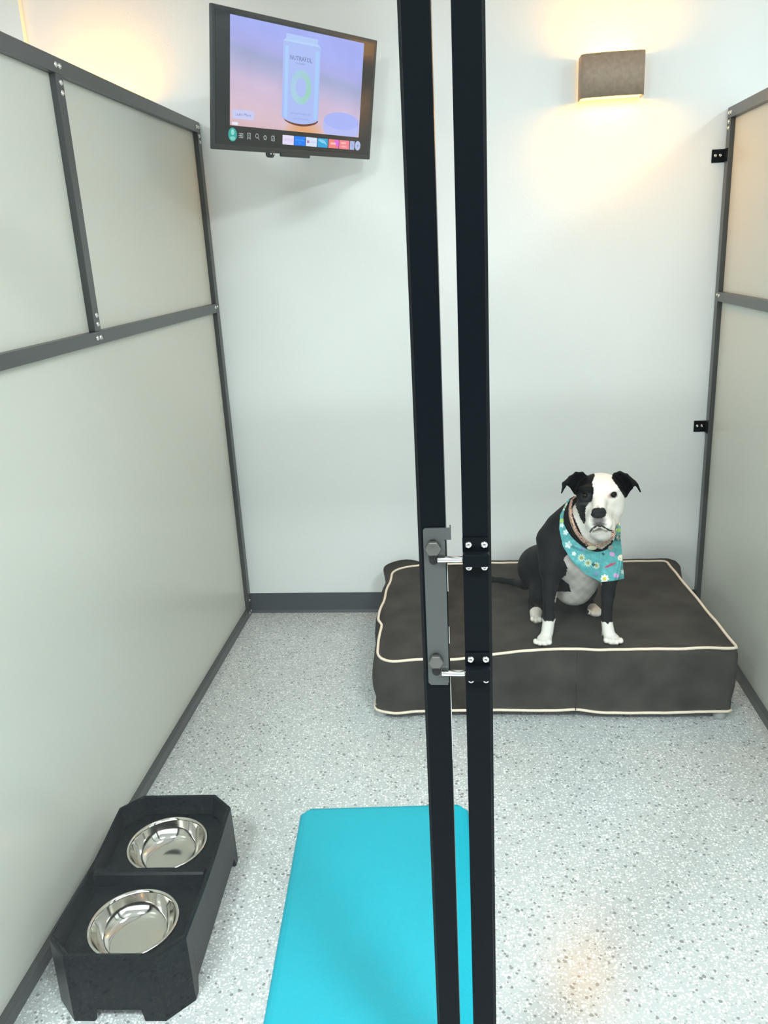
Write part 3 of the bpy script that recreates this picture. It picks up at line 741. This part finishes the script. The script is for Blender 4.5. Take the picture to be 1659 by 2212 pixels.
def EL(c, r, k=.02, rot=None, sub=False):
    c = Vector(c); R = max(r); sl, P = region(c-Vector((R,)*3), c+Vector((R,)*3))
    X, Y, Z = P[0]-c.x, P[1]-c.y, P[2]-c.z
    if rot is not None:
        m = rot.to_matrix().transposed() if hasattr(rot, 'to_matrix') else rot
        X, Y, Z = [m[i][0]*X+m[i][1]*Y+m[i][2]*Z for i in range(3)]
    k0 = np.sqrt((X/r[0])**2+(Y/r[1])**2+(Z/r[2])**2); k1 = np.sqrt((X/r[0]**2)**2+(Y/r[1]**2)**2+(Z/r[2]**2)**2)
    d = k0*(k0-1)/np.maximum(k1, 1e-6); d = np.where(k0 < 1e-3, -min(r), d)
    put(sl, d.astype(np.float32), k, sub)
def RC(a, b, ra, rb, k=.02, sub=False):
    a, b = Vector(a), Vector(b); m = max(ra, rb)
    lo = [min(a[i], b[i])-m for i in range(3)]; hi = [max(a[i], b[i])+m for i in range(3)]; sl, P = region(lo, hi)
    ab = b-a; L2_ = ab.length_squared
    t = np.clip(((P[0]-a.x)*ab.x+(P[1]-a.y)*ab.y+(P[2]-a.z)*ab.z)/L2_, 0, 1)
    d = np.sqrt((P[0]-a.x-ab.x*t)**2+(P[1]-a.y-ab.y*t)**2+(P[2]-a.z-ab.z*t)**2) - (ra+(rb-ra)*t)
    put(sl, d.astype(np.float32), k, sub)
def TRI(a, b, c, th, k=.006):
    a, b, c = Vector(a), Vector(b), Vector(c)
    lo = [min(a[i], b[i], c[i])-th for i in range(3)]; hi = [max(a[i], b[i], c[i])+th for i in range(3)]; sl, P = region(lo, hi, .03)
    n = (b-a).cross(c-a).normalized()
    def dot(v, o): return (P[0]-o.x)*v.x+(P[1]-o.y)*v.y+(P[2]-o.z)*v.z
    inside = np.ones(P[0].shape, bool); dE = np.full(P[0].shape, 9.0)
    for p, q in ((a, b), (b, c), (c, a)):
        e = q-p; inside &= dot(n.cross(e), p) >= 0
        t = np.clip(dot(e, p)/e.length_squared, 0, 1)
        dE = np.minimum(dE, (P[0]-p.x-e.x*t)**2+(P[1]-p.y-e.y*t)**2+(P[2]-p.z-e.z*t)**2)
    d = np.where(inside, np.abs(dot(n, a)), np.sqrt(dE)) - th
    put(sl, d.astype(np.float32), k)
# body
RC(at(1240, 1190, 2.87), at(1168, 1228, 3.02), .100, .084, .035)            # rib cage to loin
EL(at(1255, 1205, 2.83), (.100, .095, .105), .03)                          # chest
RC(at(1262, 1165, 2.83), at(1284, 1105, 2.775), .083, .066, .03)           # neck
RC(at(1250, 1098, 2.845), at(1215, 1140, 2.88), .046, .062, .03)                            # withers
EL(at(1163, 1226, 3.02), (.072, .10, .078), .03)                           # rump
EL(at(1167, 1272, 2.95), (.042, .105, .062), .02, Matrix.Rotation(.15, 3, 'Z'))   # right thigh
EL(at(1248, 1252, 2.845), (.074, .075, .078), .035)                          # brisket
EL(at(1236, 1282, 2.86), (.056, .07, .036), .03)
EL(at(1225, 1250, 2.95), (.085, .10, .075), .03)                           # belly
EL(at(1262, 1268, 2.99), (.050, .085, .050), .02)                          # left thigh
# front leg, image left
RC(at(1196, 1168, 2.85), at(1190, 1226, 2.79), .064, .042, .025)
RC(at(1192, 1228, 2.785), at(1187, 1285, 2.745), .036, .0245, .018)
RC(at(1187, 1285, 2.745), at(1186, 1335, 2.725), .0235, .0215, .008)
RC(at(1186, 1335, 2.725), at(1182, 1366, 2.712), .0215, .0215, .008)
EL(at(1176, 1382, 2.690), (.027, .036, .017), .012)
# front leg, image right
RC(at(1312, 1195, 2.82), at(1317, 1235, 2.775), .050, .036, .025)
RC(at(1318, 1235, 2.775), at(1313, 1285, 2.745), .031, .0235, .018)
RC(at(1313, 1285, 2.745), at(1310, 1335, 2.725), .0225, .0185, .008)
RC(at(1310, 1335, 2.725), at(1314, 1364, 2.712), .0190, .0215, .008)
EL(at(1322, 1380, 2.693), (.028, .036, .017), .012)
for u, v, y in ((1157, 1390, 2.668), (1166, 1393, 2.660), (1177, 1393.5, 2.658), (1187, 1391, 2.664), (1309, 1387, 2.672), (1319, 1390, 2.664), (1331, 1391, 2.660), (1341, 1388, 2.664)):
    EL(at(u, v-4, y), (.0092, .014, .0105), .0035)
RC(at(1302, 1364, 2.725), at(1300, 1374, 2.722), .004, .002, .006)         # dew claw
# hind feet
RC(at(1160, 1300, 2.95), at(1157, 1326, 2.875), .034, .022, .015)
EL(at(1158, 1335, 2.850), (.020, .032, .018), .01)
for u, v in ((1150, 1339), (1158, 1342), (1167, 1341)): EL(at(u, v-2, 2.826), (.0085, .012, .010), .003)
RC(at(1262, 1300, 2.98), at(1284, 1318, 2.905), .028, .020, .015)
EL(at(1286, 1322, 2.885), (.026, .028, .016), .01)
for u, v in ((1272, 1324), (1282, 1327), (1292, 1328), (1299, 1324)): EL(at(u, v-2, 2.866), (.0085, .012, .010), .003)
# tail along the cushion
tp = [at(1135, 1262, 3.08), at(1112, 1258, 3.15), at(1085, 1254, 3.185), at(1060, 1251, 3.205), at(1034, 1248, 3.22)]
for p in tp[1:]: p.z = max(p.z, top_z(p.x, p.y)+.008)
for a, b_, ra, rb in zip(tp, tp[1:], (.023, .0155, .0125, .0115), (.0155, .0125, .0115, .0095)): RC(a, b_, ra, rb, .01)
# head
EL(at(1297, 1064, 2.745), (.0810, .085, .0665), .02)                       # skull
EL(at(1324, 1094, 2.745), (.037, .055, .046), .03); EL(at(1270, 1093, 2.740), (.029, .052, .042), .025)
EL(at(1300, 1125, 2.745), (.058, .060, .045), .02)                         # throat and jaw
RC(at(1297, 1108, 2.70), at(1294, 1117, 2.635), .044, .034, .014)          # muzzle
EL(at(1280, 1129, 2.637), (.021, .034, .025), .010); EL(at(1309, 1129, 2.637), (.022, .034, .025), .010)
EL(at(1320, 1135, 2.680), (.014, .034, .020), .02); EL(at(1272, 1137, 2.676), (.012, .028, .018), .016)
RC(at(1296, 1070, 2.690), at(1294, 1100, 2.618), .026, .020, .015)         # bridge
EL(at(1298, 1153, 2.665), (.036, .045, .022), .010)                        # chin
EL(at(1266, 1056, 2.690), (.026, .018, .012), .012); EL(at(1322, 1055, 2.690), (.026, .018, .012), .012)   # brows
EL(at(1293, 1106, 2.604), (.0235, .013, .0165), .006)                      # nose
EL(at(1293, 1113, 2.602), (.018, .012, .010), .006)
# ears: folded leather, fans of triangles round a deeper cup point
def ear(rim, cup, th=.0042):
    for p, q in zip(rim, rim[1:]): TRI(p, q, cup, th)
ear([at(1268, 1030, 2.755), at(1258, 1022, 2.755), at(1244, 1022, 2.75), at(1231, 1031, 2.74), at(1219, 1044, 2.72), at(1231, 1049, 2.735), at(1242, 1066, 2.75)], at(1250, 1043, 2.765))
TRI(at(1231, 1034, 2.738), at(1216, 1045, 2.715), at(1219, 1051, 2.712), .0038); TRI(at(1217, 1044, 2.717), at(1220, 1051, 2.712), at(1213, 1065, 2.700), .0030)
ear([at(1321, 1034, 2.752), at(1328, 1024, 2.752), at(1339, 1020, 2.75), at(1354, 1026, 2.74), at(1371, 1042, 2.72), at(1364, 1054, 2.73), at(1352, 1071, 2.75), at(1343, 1066, 2.752)], at(1346, 1046, 2.772))
TRI(at(1360, 1032, 2.735), at(1373, 1043, 2.712), at(1368, 1050, 2.712), .0038); TRI(at(1371, 1042, 2.717), at(1377, 1046, 2.705), at(1383, 1062, 2.700), .0032)

def sdf(p):
    q = [(p[i]-LO[i])/H for i in range(3)]; i0 = [int(math.floor(x)) for x in q]
    if any(i < 0 for i in i0) or any(i0[k]+1 >= NXYZ[k] for k in range(3)): return 1.0
    f = [q[k]-i0[k] for k in range(3)]; s = 0.0
    for a in (0, 1):
        for b in (0, 1):
            for c in (0, 1):
                s += float(F[i0[0]+a, i0[1]+b, i0[2]+c])*(f[0] if a else 1-f[0])*(f[1] if b else 1-f[1])*(f[2] if c else 1-f[2])
    return s
def front(u, v, off=0.0, y0=2.57, y1=3.0):
    """first point of the body met when looking along the photograph's sight line"""
    y = y0
    while y < y1:
        p = at(u, v, y); d = sdf(p)
        if d < off+.0003: return p
        y += max(.0008, min(.02, (d-off)*.8)) if d < .5 else .01
    return None
# carve the mouth, nostrils and eye sockets
ml = [(1275, 1149), (1279, 1143), (1285, 1138), (1292, 1136), (1301, 1137), (1309, 1141), (1316, 1146), (1323, 1147)]
mp = [front(u, v) for u, v in ml]
for a, b_ in zip(mp, mp[1:]):
    if a and b_: RC(a, b_, .0018, .0018, .002, sub=True)
a, b_ = front(1293, 1119), front(1293, 1137)
if a and b_: RC(a, b_, .0014, .0014, .002, sub=True)
for u, v in ((1286.5, 1109), (1299.5, 1109)):
    p = front(u, v)
    if p: EL(p, (.0036, .004, .0028), .002, sub=True)
EYES = []
for u, v in ((1265, 1071), (1325.5, 1069.5)):
    p = front(u, v)
    EYES.append(p + Vector((0, .0075, 0)) if p else at(u, v, 2.68)); EL(EYES[-1], (.0125, .010, .0095), .004, sub=True)

# the cushion gives way under the dog, so the underside follows its surface
gz = np.array([[top_z(float(x), float(y)) for y in GA[1]] for x in GA[0]], dtype=np.float32)
F = np.maximum(F, (gz[:, :, None]+.0008) - GA[2][None, None, :])

def surface_nets(F):
    s = F < 0; nx, ny, nz = F.shape
    c = np.zeros((nx-1, ny-1, nz-1), np.uint8)
    for a in (0, 1):
        for b in (0, 1):
            for d in (0, 1): c += s[a:nx-1+a, b:ny-1+b, d:nz-1+d]
    act = (c > 0) & (c < 8); I, J, K = np.nonzero(act); idx = np.full(act.shape, -1, np.int64); idx[I, J, K] = np.arange(len(I))
    acc = np.zeros((len(I), 3)); cnt = np.zeros(len(I))
    corners = [(a, b, d) for a in (0, 1) for b in (0, 1) for d in (0, 1)]
    for p in corners:
        for ax in range(3):
            if p[ax]: continue
            q = list(p); q[ax] = 1
            f0 = F[I+p[0], J+p[1], K+p[2]]; f1 = F[I+q[0], J+q[1], K+q[2]]; m = (f0 < 0) != (f1 < 0)
            t = np.where(m, f0/np.where(m, f0-f1, 1), 0)
            v = np.array(p, float)[None, :].repeat(len(I), 0); v[:, ax] = t
            acc += v*m[:, None]; cnt += m
    V = acc/cnt[:, None] + np.stack([I, J, K], 1); V = V*H + LO
    quads = []
    for ax in range(3):
        sl0 = [slice(1, n_-1) for n_ in F.shape]; sl1 = list(sl0); sl0[ax] = slice(0, F.shape[ax]-1); sl1[ax] = slice(1, F.shape[ax])
        A_, B_ = s[tuple(sl0)], s[tuple(sl1)]; ch = np.nonzero(A_ != B_); flip = A_[ch]
        o = [ch[k]+(0 if k == ax else 1) for k in range(3)]
        u_, v_ = [(1, 2), (2, 0), (0, 1)][ax]
        def cell(du, dv):
            q = [x.copy() for x in o]; q[u_] -= du; q[v_] -= dv; return idx[q[0], q[1], q[2]]
        Q = np.stack([cell(1, 1), cell(0, 1), cell(0, 0), cell(1, 0)], 1)
        Q[~flip] = Q[~flip][:, ::-1]; quads.append(Q)
    return V, np.concatenate(quads)
V, Q = surface_nets(F)
Q = Q[(Q >= 0).all(1)]
me = bpy.data.meshes.new('dog'); me.vertices.add(len(V)); me.vertices.foreach_set('co', V.astype(np.float32).ravel())
me.loops.add(len(Q)*4); me.loops.foreach_set('vertex_index', Q.astype(np.int32).ravel())
me.polygons.add(len(Q)); me.polygons.foreach_set('loop_start', np.arange(0, len(Q)*4, 4, dtype=np.int32)); me.polygons.foreach_set('loop_total', np.full(len(Q), 4, np.int32))
me.polygons.foreach_set('use_smooth', np.ones(len(Q), bool)); me.update(calc_edges=True); me.validate()

# coat markings, with shade painted into the chest patch, set by where a point sits on the body
def inpoly(X, Z, poly):
    r = np.zeros(X.shape, bool); n_ = len(poly)
    for i in range(n_):
        (x0, z0), (x1, z1) = poly[i], poly[(i+1) % n_]
        c = ((z0 > Z) != (z1 > Z)) & (X < (x1-x0)*(Z-z0)/((z1-z0) or 1e-9)+x0); r ^= c
    return r
def mark(pts, Y): return [(p.x, p.z) for p in (at(u, v, Y) for u, v in pts)]
X, Y, Z = V[:, 0], V[:, 1], V[:, 2]
rs = np.random.RandomState(3); jx = .0007*np.sin(X*700+Z*900)+rs.uniform(-.0007, .0007, len(X)); jz = .0007*np.sin(Z*800+X*500)+rs.uniform(-.0007, .0007, len(X))
# slide every point to the head's reference plane along its own depth, so the mask keeps its shape round the muzzle
def flatten(Yr): k = Yr/np.maximum(Y, .1); return X*k+jx, (Z-CAMZ)*k+CAMZ+jz
col = np.tile(np.array([0.0075, 0.0080, 0.0092]), (len(V), 1))
col *= (1+.35*np.sin(X*60+Z*90)*np.sin(Y*80))[:, None]
HX, HZ = flatten(2.70)
blaze = mark([(1280, 1010), (1285, 1029), (1279, 1040), (1281, 1051), (1283, 1057), (1281, 1072), (1279, 1082), (1272, 1087), (1266, 1095), (1264, 1106), (1265, 1126), (1262, 1133),
              (1253, 1118), (1244, 1095), (1241, 1078), (1232, 1078), (1236, 1108), (1250, 1140), (1266, 1178), (1300, 1186), (1336, 1160), (1362, 1110), (1358, 1078), (1350, 1076), (1340, 1060), (1328, 1042), (1321, 1034), (1324, 1010)], 2.70)
headw = inpoly(HX, HZ, blaze) & (Y < 2.80)
def setc(mask, c): col[mask] = c
setc(headw, (.90, .845, .78))
PX, PZ = flatten(2.78)
patch = mark([(1219, 1205), (1219, 1212), (1226, 1226), (1223, 1242), (1213, 1250), (1220, 1256), (1229, 1262), (1233, 1278), (1203, 1278), (1198, 1299), (1212, 1318), (1250, 1322), (1282, 1300), (1300, 1262), (1298, 1200), (1240, 1180)], 2.78)
pm = inpoly(PX, PZ, patch) & (Y < 2.90) & (Y > 2.70) & ~headw
col[pm] = np.array((.42, .39, .36))*(1+.16*np.sin(X[pm]*55+Z[pm]*38)*np.sin(Z[pm]*71-X[pm]*20)+.10*np.sin(X[pm]*170)*np.sin(Z[pm]*140))[:, None]  # white chest fur, greyed to put its shade into the colour
jag = .0022*np.sin(X*260)+.0016*np.sin(X*430+1)
zl = at(1186, 1337, 2.72).z; zr_ = at(1311, 1341, 2.72).z
setc((Z < zl+jag) & (Y < 2.79) & (X < .36), (.80, .77, .71)); setc((Z < zr_+jag) & (Y < 2.79) & (X > .36), (.84, .79, .74))
for c, r in ((at(1158, 1336, 2.845), .042), (at(1288, 1324, 2.88), .040)):
    setc(((X-c.x)**2+(Y-c.y)**2*.7+(Z-c.z)**2 < r*r) & (Y > 2.79), (.78, .72, .64))
def blot(u, v, ru, rv, c, k=1.0, Yr=2.70, soft=.5):
    p = at(u, v, Yr); X2, Z2 = flatten(Yr); d = np.sqrt(((X2-p.x)/(ru*.0016))**2+((Z2-p.z)/(rv*.0016))**2)
    a = np.clip((1-d)/soft, 0, 1)*k; a = np.where(Y < 2.80, a, 0)
    col[:] = col*(1-a[:, None]) + np.array(c)[None]*a[:, None]
blot(1293, 1124, 19, 14, (.13, .11, .12), .9); blot(1294, 1133, 20, 6, (.07, .055, .06), .85)
blot(1317, 1072, 6, 7, (.62, .36, .30), .7); blot(1291, 1094, 5, 4, (.55, .38, .34), .7)
blot(1265, 1071, 15, 12, (.05, .052, .055), .8); blot(1262, 1088, 14, 4, (.10, .10, .10), .5)
blot(1299, 1160, 32, 15, (.46, .44, .41), .85)
blot(1325.5, 1069.5, 10.5, 8.5, (.05, .035, .03), 1)
NX2, NZ2 = flatten(2.60); p = at(1293, 1108, 2.60)
nose_m = ((np.abs((NX2-p.x)/.0248)**2.6+np.abs((NZ2-p.z)/.0185)**2.6) < 1) & (Y < 2.625)
setc(nose_m, (.014, .015, .017))
mX, mZ = flatten(2.65)
for (u0, v0), (u1, v1) in zip(ml, ml[1:]):
    a, b_ = at(u0, v0, 2.65), at(u1, v1, 2.65); ex_, ez_ = b_.x-a.x, b_.z-a.z
    t = np.clip(((mX-a.x)*ex_+(mZ-a.z)*ez_)/(ex_*ex_+ez_*ez_), 0, 1)
    setc(((mX-a.x-ex_*t)**2+(mZ-a.z-ez_*t)**2 < .0027**2) & (Y < 2.72), (.03, .022, .024))
# toes: dark claws
for u, v, y in ((1155, 1393, 2.655), (1165, 1396, 2.647), (1177, 1396, 2.645), (1331, 1394, 2.645), (1343, 1391, 2.652)):
    c = at(u, v, y); setc((X-c.x)**2+(Y-c.y)**2+(Z-c.z)**2 < .0055**2, (.30, .24, .21))
ca = me.color_attributes.new('Col', 'FLOAT_COLOR', 'POINT'); ca.data.foreach_set('color', np.concatenate([col, np.ones((len(V), 1))], 1).astype(np.float32).ravel())
m_fur = mat('short_fur', (.5, .5, .5), .55, spec=.09, vcol=True, bump=(420, .4))
m_fur.node_tree.nodes['Principled BSDF'].inputs['Sheen Weight'].default_value = .0
me.materials.append(m_fur)
dog = bpy.data.objects.new('dog', me); COL.objects.link(dog)
dog['label'] = 'black and white dog sitting on the charcoal bed, wearing a turquoise bandana'; dog['category'] = 'dog'
sm = dog.modifiers.new('smooth', 'SMOOTH'); sm.factor = .5; sm.iterations = 2
# eyes
m_eye = mat('dark_eye', (.006, .004, .003), .10, spec=.35); m_eye2 = mat('brown_eye', (.012, .007, .004), .10, spec=.3)
for c, mm in zip(EYES, (m_eye2, m_eye)):
    bm = new(); bmesh.ops.create_uvsphere(bm, u_segments=24, v_segments=16, radius=1)
    for v in bm.verts: v.co = Vector((v.co.x*.0118, v.co.y*.0098, v.co.z*.0092)) + c
    obj('eye', bm, mm, dog, True)
# collar: braided rope ring round the neck
def spline(pts, n):
    out = []; P = [pts[0]*2-pts[1]] + pts + [pts[-1]*2-pts[-2]]
    for k in range(n+1):
        s = k/n*(len(pts)-1); i = min(int(s), len(pts)-2); t = s-i; a, b, c, d = P[i], P[i+1], P[i+2], P[i+3]
        out.append(.5*((2*b)+(c-a)*t+(2*a-5*b+4*c-d)*t*t+(3*b-3*c+d-a)*t**3))
    return out
cpx = [(1236, 1080), (1232, 1100), (1235, 1124), (1245, 1148), (1262, 1169), (1284, 1180), (1305, 1175), (1319, 1162), (1327, 1148)]
cp = []
for u, v in cpx:
    p = front(u, v, .004, 2.60, 2.86); cp.append(p if p else at(u, v, 2.77))
ys = [p.y for p in cp]
for i, (u, v) in enumerate(cpx):
    y = (ys[max(0, i-1)]+2*ys[i]+ys[min(len(ys)-1, i+1)])/4; y = min(y, ys[i]); cp[i] = at(u, v, max(y, 2.655))
back = [at(1320, 1112, 2.80), at(1285, 1085, 2.865), at(1250, 1074, 2.84)]
cc = spline(cp, 90)
def strip(bm, path, half, th, nrm_c):
    """flat band following path; half width, thickness, outward from nrm_c"""
    n_ = len(path); rings = []
    for i, p in enumerate(path):
        t = (path[min(i+1, n_-1)]-path[max(i-1, 0)]).normalized(); o = (p-nrm_c); o = (o-t*o.dot(t)).normalized(); s = t.cross(o).normalized()
        rings.append([bm.verts.new(p+s*half+o*th*.3), bm.verts.new(p+s*half*.5+o*th), bm.verts.new(p-s*half*.5+o*th), bm.verts.new(p-s*half+o*th*.3), bm.verts.new(p-s*half-o*th*.3), bm.verts.new(p+s*half-o*th*.3)])
    for a, b in zip(rings, rings[1:]):
        for k in range(6): bm.faces.new((a[k], a[(k+1) % 6], b[(k+1) % 6], b[k]))
    bm.faces.new(rings[0]); bm.faces.new(list(reversed(rings[-1]))); bmesh.ops.recalc_face_normals(bm, faces=bm.faces)
def braid():
    m = mat('braided_pink_rope', (.6, .4, .32), .7, bump=(260, 1.0)); nt = m.node_tree; b = nt.nodes['Principled BSDF']
    tcn = nt.nodes.new('ShaderNodeTexCoord'); v = nt.nodes.new('ShaderNodeTexVoronoi'); v.inputs['Scale'].default_value = 260; nt.links.new(tcn.outputs['Object'], v.inputs['Vector'])
    r = nt.nodes.new('ShaderNodeValToRGB'); r.color_ramp.interpolation = 'CONSTANT'
    for e, (pos, c) in zip([r.color_ramp.elements[0], r.color_ramp.elements[1], r.color_ramp.elements.new(.55), r.color_ramp.elements.new(.8)], ((0, (206, 160, 140)), (.3, (186, 130, 116)), (.55, (214, 190, 160)), (.8, (120, 90, 96)))):
        e.position = pos; e.color = (*lin(c), 1)
    s = nt.nodes.new('ShaderNodeSeparateColor'); nt.links.new(v.outputs['Color'], s.inputs[0]); nt.links.new(s.outputs[0], r.inputs[0]); nt.links.new(r.outputs[0], b.inputs['Base Color'])
    return m
m_braid = braid()
nc = at(1290, 1120, 2.80)
bm = new(); strip(bm, cc + spline([cp[-1]]+back+[cp[0]], 40)[1:-1], .0100, .0048, nc)
collar = obj('collar', bm, m_braid, dog, True, 'pink braided collar with a cream buckle')
bk = front(1278, 1182, .006, 2.6, 2.86) or at(1278, 1182, 2.70)
bk = Vector((bk.x, min(bk.y, cp[5].y)-.006, bk.z))
bm = new(); bmesh.ops.create_uvsphere(bm, u_segments=24, v_segments=12, radius=1)
for v in bm.verts: v.co = Vector((v.co.x*.0175, v.co.y*.006, v.co.z*.0085)) + bk
obj('buckle', bm, mat('cream_plastic', lin((214, 206, 178)), .4), collar, True)
# bandana: a draped triangle of printed cloth
Ip = [(1231, 1079), (1219, 1104), (1218, 1130), (1231, 1155), (1251, 1175), (1272, 1188), (1291, 1192), (1308, 1188), (1321, 1176), (1328, 1162), (1331, 1148), (1334, 1134)]
Op = [(1225, 1082), (1210, 1112), (1208, 1142), (1216, 1180), (1236, 1213), (1266, 1241), (1298, 1257), (1324, 1255), (1348, 1250), (1345, 1212), (1341, 1172), (1340, 1136)]
NT, NSs = 210, 64
def cat2(pts, n): return [(p.x, p.y) for p in spline([Vector((a, b, 0)) for a, b in pts], n)]
Ic = cat2(Ip, NT)
Oc = []
for k in range(NT+1):        # straight segments keep the cloth's corner sharp
    s = k/NT*(len(Op)-1); i = min(int(s), len(Op)-2); t = s-i; Oc.append((Op[i][0]+(Op[i+1][0]-Op[i][0])*t, Op[i][1]+(Op[i+1][1]-Op[i][1])*t))
G = np.zeros((NT+1, NSs+1, 4)); 
for i in range(NT+1):
    for j in range(NSs+1):
        f = j/NSs; u = Ic[i][0]+(Oc[i][0]-Ic[i][0])*f; v = Ic[i][1]+(Oc[i][1]-Ic[i][1])*f
        G[i, j, 0], G[i, j, 1] = u, v
        if i % 2 == 0 and j % 2 == 0:
            p = front(u, v, .006, 2.60, 2.86); G[i, j, 2] = p.y if p is not None else np.nan
        else: G[i, j, 2] = np.nan
yy = G[:, :, 2]
for _ in range(80):          # fill the gaps from their neighbours
    nanm = np.isnan(yy)
    if not nanm.any(): break
    pad = np.pad(yy, 1, constant_values=np.nan); st = np.stack([pad[a:a+yy.shape[0], b:b+yy.shape[1]] for a in (0, 1, 2) for b in (0, 1, 2)])
    w = ~np.isnan(st); avg = np.where(w, st, 0).sum(0)/np.maximum(w.sum(0), 1); yy = np.where(nanm & (w.sum(0) > 0), avg, yy)
for _ in range(34):          # cloth bridges hollows: smooth but never sink behind the fur
    pad = np.pad(yy, 1, mode='edge'); av = (pad[:-2, 1:-1]+pad[2:, 1:-1]+pad[1:-1, :-2]+pad[1:-1, 2:])/4; yy = np.minimum(av, yy+.0004)
def fold(i, j):
    s, f = i/NT, j/NSs
    u, v = G[i, j, 0], G[i, j, 1]
    a = .0040*math.sin((v-.35*(u-1215))/9.5) + .0025*math.sin((v-.6*(u-1215))/5+1)
    vt = 1172+.62*(u-1215)-.0042*(u-1215)**2        # the tuck that sags across the chest
    a += .016*math.exp(-((v-vt+7)/5.0)**2)*smooth(1222, 1245, u)*smooth(1335, 1318, u)
    ridge = .020*math.exp(-((u-1334+.22*(v-1250))/4.0)**2)*smooth(1175, 1215, v)
    return a*math.sin(PI*f)**.5*smooth(.12, .3, s)*smooth(1.0, .85, s) + ridge*smooth(.0, .3, f)
# printed pattern in cloth coordinates
flowers = [(1228, 1177, 8, 'w'), (1222, 1150, 6, 'w'), (1214, 1135, 5, 'w'), (1256, 1205, 9, 'd'), (1270, 1216, 9, 'd'), (1288, 1222, 8, 'd'), (1240, 1196, 5, 'w'), (1306, 1250, 9.5, 'y'), (1214, 1125, 5, 'g'), (1331, 1243, 7, 'p'),
           (1318, 1221, 9, 'r'), (1322, 1197, 7, 'p'), (1282, 1219, 4.5, 'k'), (1303, 1196, 3.5, 'k'), (1258, 1187, 6, 'l'), (1288, 1239, 5, 'l'), (1345, 1235, 5, 'w'), (1341, 1205, 6, 'c'), (1338, 1160, 6, 'c'), (1336, 1145, 5, 'g'), (1222, 1095, 8, 'c')]
def bcol(u, v):
    base = np.array(lin((86, 168, 172))); n_ = noise.noise(Vector((u*.09, v*.09, 0))); n2 = noise.noise(Vector((u*.22, v*.22, 5)))
    base = base*(1+.30*n_) + np.array((.10, .12, .10))*max(0, n2)
    for cx, cy, r, k in flowers:
        du, dv = u-cx, v-cy; d = math.hypot(du, dv); a = math.atan2(dv, du)
        if k == 'w' and d < r*(.55+.45*abs(math.cos(2.5*a))): base = np.array(lin((226, 246, 246)))
        if k == 'd' and d < r*(.5+.5*abs(math.cos(5*a))) : base = np.array(lin((196, 214, 196))) if d > r*.42 else np.array(lin((150, 160, 96)))
        if k == 'y' and d < r*(.7+.3*abs(math.cos(4*a))): base = np.array(lin((250, 252, 244))) if d > r*.42 else np.array(lin((240, 222, 84)))
        if k == 'g' and d < r: base = np.array(lin((176, 216, 120)))
        if k == 'c' and d < r*1.1 and n2 > -.25: base = np.array(lin((244, 226, 200)))
        if k == 'p' and (du*.7+dv*.5)**2+(dv*.8-du*.45)**2*1.6 < r*r*.5: base = np.array(lin((222, 164, 208)))
        if k == 'r' and (du*.93-dv*-.36)**2/90+(dv*.93+du*.36)**2/7 < 1: base = np.array(lin((178, 74, 104)))
        if k == 'k' and abs(du)+abs(dv*.8) < r and not (du > 0 and dv < -1): base = np.array(lin((40, 84, 84)))
        if k == 'l' and d < r*(.6+.4*math.cos(3*a)**2) and n2 > -.1: base = np.array(lin((150, 150, 206)))
    return (*np.clip(base, 0, 1), 1)
bm = new(); cl = bm.verts.layers.float_color.new('Col'); grid = []
for i in range(NT+1):
    row = []
    for j in range(NSs+1):
        v_ = bm.verts.new(at(G[i, j, 0], G[i, j, 1], yy[i, j]-.0045-max(-.001, fold(i, j)))); v_[cl] = bcol(G[i, j, 0], G[i, j, 1]); row.append(v_)
    grid.append(row)
for i in range(NT):
    for j in range(NSs): bm.faces.new((grid[i][j], grid[i][j+1], grid[i+1][j+1], grid[i+1][j]))
# the tied strap that runs round the back of the neck
eL = [(grid[0][0].co+grid[0][NSs].co)/2][0].copy(); eR = ((grid[NT][0].co+grid[NT][NSs].co)/2).copy()
path = spline([eR, at(1330, 1125, 2.80), at(1300, 1100, 2.88), at(1255, 1085, 2.90), at(1228, 1084, 2.86), eL], 40)
pr = None
for i, p in enumerate(path):
    t = (path[min(i+1, 40)]-path[max(i-1, 0)]).normalized(); s = t.cross((p-nc).normalized()).normalized()*.008
    q = (bm.verts.new(p+s), bm.verts.new(p-s))
    for v_ in q: v_[cl] = bcol(1215+i*3, 1100)
    if pr: bm.faces.new((pr[0], pr[1], q[1], q[0]))
    pr = q
m_band = mat('printed_cotton', (.3, .7, .7), .8, vcol=True, bump=(900, .2))
bandana = obj('bandana', bm, m_band, dog, True, 'turquoise bandana printed with flowers')
so = bandana.modifiers.new('solid', 'SOLIDIFY'); so.thickness = .0014; so.offset = 0
# id tag
tg = front(1318, 1181, .012, 2.6, 2.86) or at(1318, 1181, 2.70)
bm = lathe(new(), [(0, 0), (.0085, 0), (.0085, .0018), (0, .0018)], n=28, mtx=axis_m(tg+Vector((0, -.010, 0)), (-.1, -1, .1)))
obj('tag', bm, mat('grey_tag', (.30, .31, .30), .35, .6), collar)
